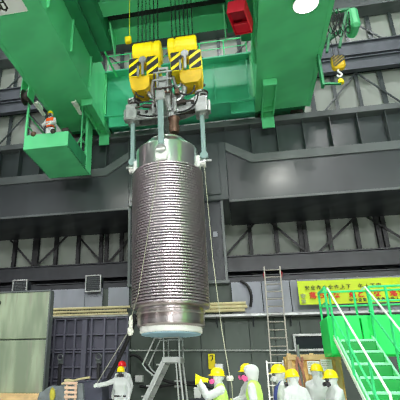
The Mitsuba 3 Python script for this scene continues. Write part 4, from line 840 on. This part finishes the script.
# megaphone worker
k, toW, (wL, dL, wR, dR, hd) = person('worker in yellow helmet and lime vest raising a yellow megaphone', (-0.47, 9.5, 0), FL + .15, 1.66, .05, 0, .05, armL=((-.22, .25, 1.32), (-.10, .36, 1.52)), armR=((.24, .26, 1.3), (.10, .40, 1.5)), curlL=.9, curlR=.9, palmL=(.7, 0, .7), palmR=(-.7, 0, .7), mask='dark', pink=True, vest='lime_vest', seed=1)
mt = thing('megaphone', 'bright yellow megaphone held up by the worker in lime vest', 'megaphone')
a0 = toW(hd((0, .17, -.05))); ax_ = unit(toW(hd((0, 1.17, -.02))) - a0)
def along(prof, org, d, n=28):
    m = lathe(prof, n); z = unit(d); x = unit(np.cross(z, [0.1, 1, 0.2] if abs(z[2]) > .9 else [0, 0, 1])); y = np.cross(z, x); R = np.eye(4); R[:3, 0], R[:3, 1], R[:3, 2], R[:3, 3] = x, y, z, org; m.apply_transform(R); return m
obj('horn', along([(.035, 0), (.045, .1), (.06, .16), (.1, .25), (.107, .26), (.098, .255), (.058, .165), (.04, .1), (.03, 0.0)], a0, ax_), 'megaphone_yellow', mt)
obj('mouthpiece', along([(.001, -.03), (.04, -.03), (.045, .01), (.03, .02), (.001, .02)], a0, ax_), 'belt_dark', mt)
obj('driver', along([(.001, .12), (.04, .1), (.045, .15), (.001, .16)], a0, ax_), 'hook_amber', mt)
# pair with tag line
k, toW, _ = person('worker in yellow helmet and pink respirator holding the right tag line', (0.09, 10.3, 0), FL + .35, 1.75, .04, .1, .0, armL=((-.25, .16, 1.24), (-.16, .42, 1.12)), armR=((.26, .12, 1.18), (.12, .36, 1.12)), curlL=1.2, curlR=.6, mask='dark', pink=True, gloves='glove_yellow', seed=2)
person('worker with white hood over the head and lime vest seen from the side', (0.15, 9.4, 0), FL - .25, 1.72, .02, .15, -.02, mask='dark', pink=True, vest='lime_vest', hood_over=True, seed=3)
person('worker in yellow helmet and white mask wearing a blue harness', (0.70, 9.7, 0), FL + .1, 1.72, .06, .1, -.08, armL=((-.25, .08, 1.16), (-.12, .3, 1.08)), armR=((.25, .08, 1.16), (.12, .28, 1.06)), mask='white', harness='harness_blue', seed=4)
person('worker in yellow helmet seen from behind in the front row', (0.88, 9.25, 0), FL - 1.0, 1.63, .08, .2, -.12, mask='dark', seed=5)
person('worker in yellow helmet standing close to the papers on the wooden crate', (1.45, 10.8, 0), -FL * .35, 1.76, .05, -.2, -.1, armL=((-.22, .16, 1.2), (-.10, .36, 1.14)), armR=((.24, .14, 1.2), (.10, .36, 1.12)), mask='white', seed=6)
person('worker in yellow helmet and dark mask at the foot of the green stair', (1.61, 9.6, 0), FL + .25, 1.62, .06, .15, -.05, armL=((-.24, .14, 1.18), (-.05, .3, 1.1)), armR=((.25, .1, 1.16), (.1, .32, 1.1)), mask='dark', seed=7)
# left pair on the plinth
k, toW, (wL, dL, wR, dR, hd) = person('worker in yellow helmet reaching out an arm to the left tag line', (-3.5, 13.62, 0.2), PI + .1, 1.62, .08, -.05, -.05, armR=((.44, .10, 1.33), (.66, .2, 1.30)), armL=((-.26, .02, 1.14), (-.24, .12, .9)), curlR=.9, mask='dark', seed=8, gloves='glove_white')
solo('tag_line', path(np.array([(-1.98, 11.78, 7.55), (-2.36, 11.84, 5.15), (-2.67, 12.1, 3.68), (-2.93, 12.55, 3.25), (-3.1, 12.9, 2.83), tuple(toW(wR + dR * .07 + np.array([0, 0, .02])))]), 0.009, 6), 'rope_white', 'thin pale tag line running down the cask to the reaching worker', 'rope')
person('worker in red helmet standing behind the reaching worker', (-3.6, 14.2, 0.2), PI - .25, 1.78, .03, .1, -.03, mask='white', helmet='helmet_red', seed=9)
# operator in the basket
person('operator in yellow helmet and orange vest standing in the crane basket', (-7.62, 16.35, 10.95), PI - .1, 1.72, .06, .0, -.12, armL=((-.27, .1, 1.16), (-.2, .34, 1.02)), armR=((.27, .1, 1.16), (.2, .34, 1.02)), vest='orange_vest', mask='dark', seed=10)
solo('white_bag', blob((-8.2, 16.8, 11.1), (.3, .3, .34), 21), 'suit_white', 'bulging white bag in the crane basket beside the operator', 'bag', smooth=True)

# ------------------------------------------------------------------ high bays of the hall and added floods (above and behind the camera's view)
def disc_lamp(name, c, d, r, radiance, label, colour=(1, 1, 1)):
    t = thing(name, label, 'lamp', label)
    z = unit(d); m = lathe([(0.001, 0), (r, 0)], 24)
    x = unit(np.cross(z, [0.1, 1, 0.2])); y = np.cross(z, x); R = np.eye(4); R[:3, 0], R[:3, 1], R[:3, 2], R[:3, 3] = x, y, z, c; m.apply_transform(R)
    if m.face_normals[0] @ z < 0: m.invert()
    obj('lens', ply(m, {'type': 'diffuse', 'reflectance': rgb((.8, .8, .8))}, emitter={'type': 'area', 'radiance': rgb([radiance * q for q in colour])}), None, t)
    obj('reflector', along([(r + .01, .01), (r + .04, .0), (r * .6, -.25), (.12, -.35), (.001, -.35)], np.array(c) - z * .012, z, 24), 'lamp_white', t)
    return t
for x in (-12, 0.0, 10):
    for y in (-12.5, -3, 7, 17.5): disc_lamp('high_bay_lamp', (x, y, 24.4), (0, 0, -1), 0.55, L_BAY, 'round high bay lamp under the roof of the hall')
disc_lamp('added_flood_lamp', (13.5, -14.5, 15.0), (.55, .8, -.1), 0.6, 1.6 * L_FLOOD, 'unseen flood lamp added to light the green strip')  # added to brighten the green strip that the cask reflects
for x, z in ((-23, 15.5), (0.8, 13.0), (2.6, 17.5), (4.2, 13.0), (18, 15.5)): disc_lamp('added_flood_lamp', (x, -15.4, z), (0, .9, -.45), 0.6, L_FLOOD, 'unseen flood lamp added behind the camera facing the cask')  # unseen floods placed as front key light and for the cask highlights
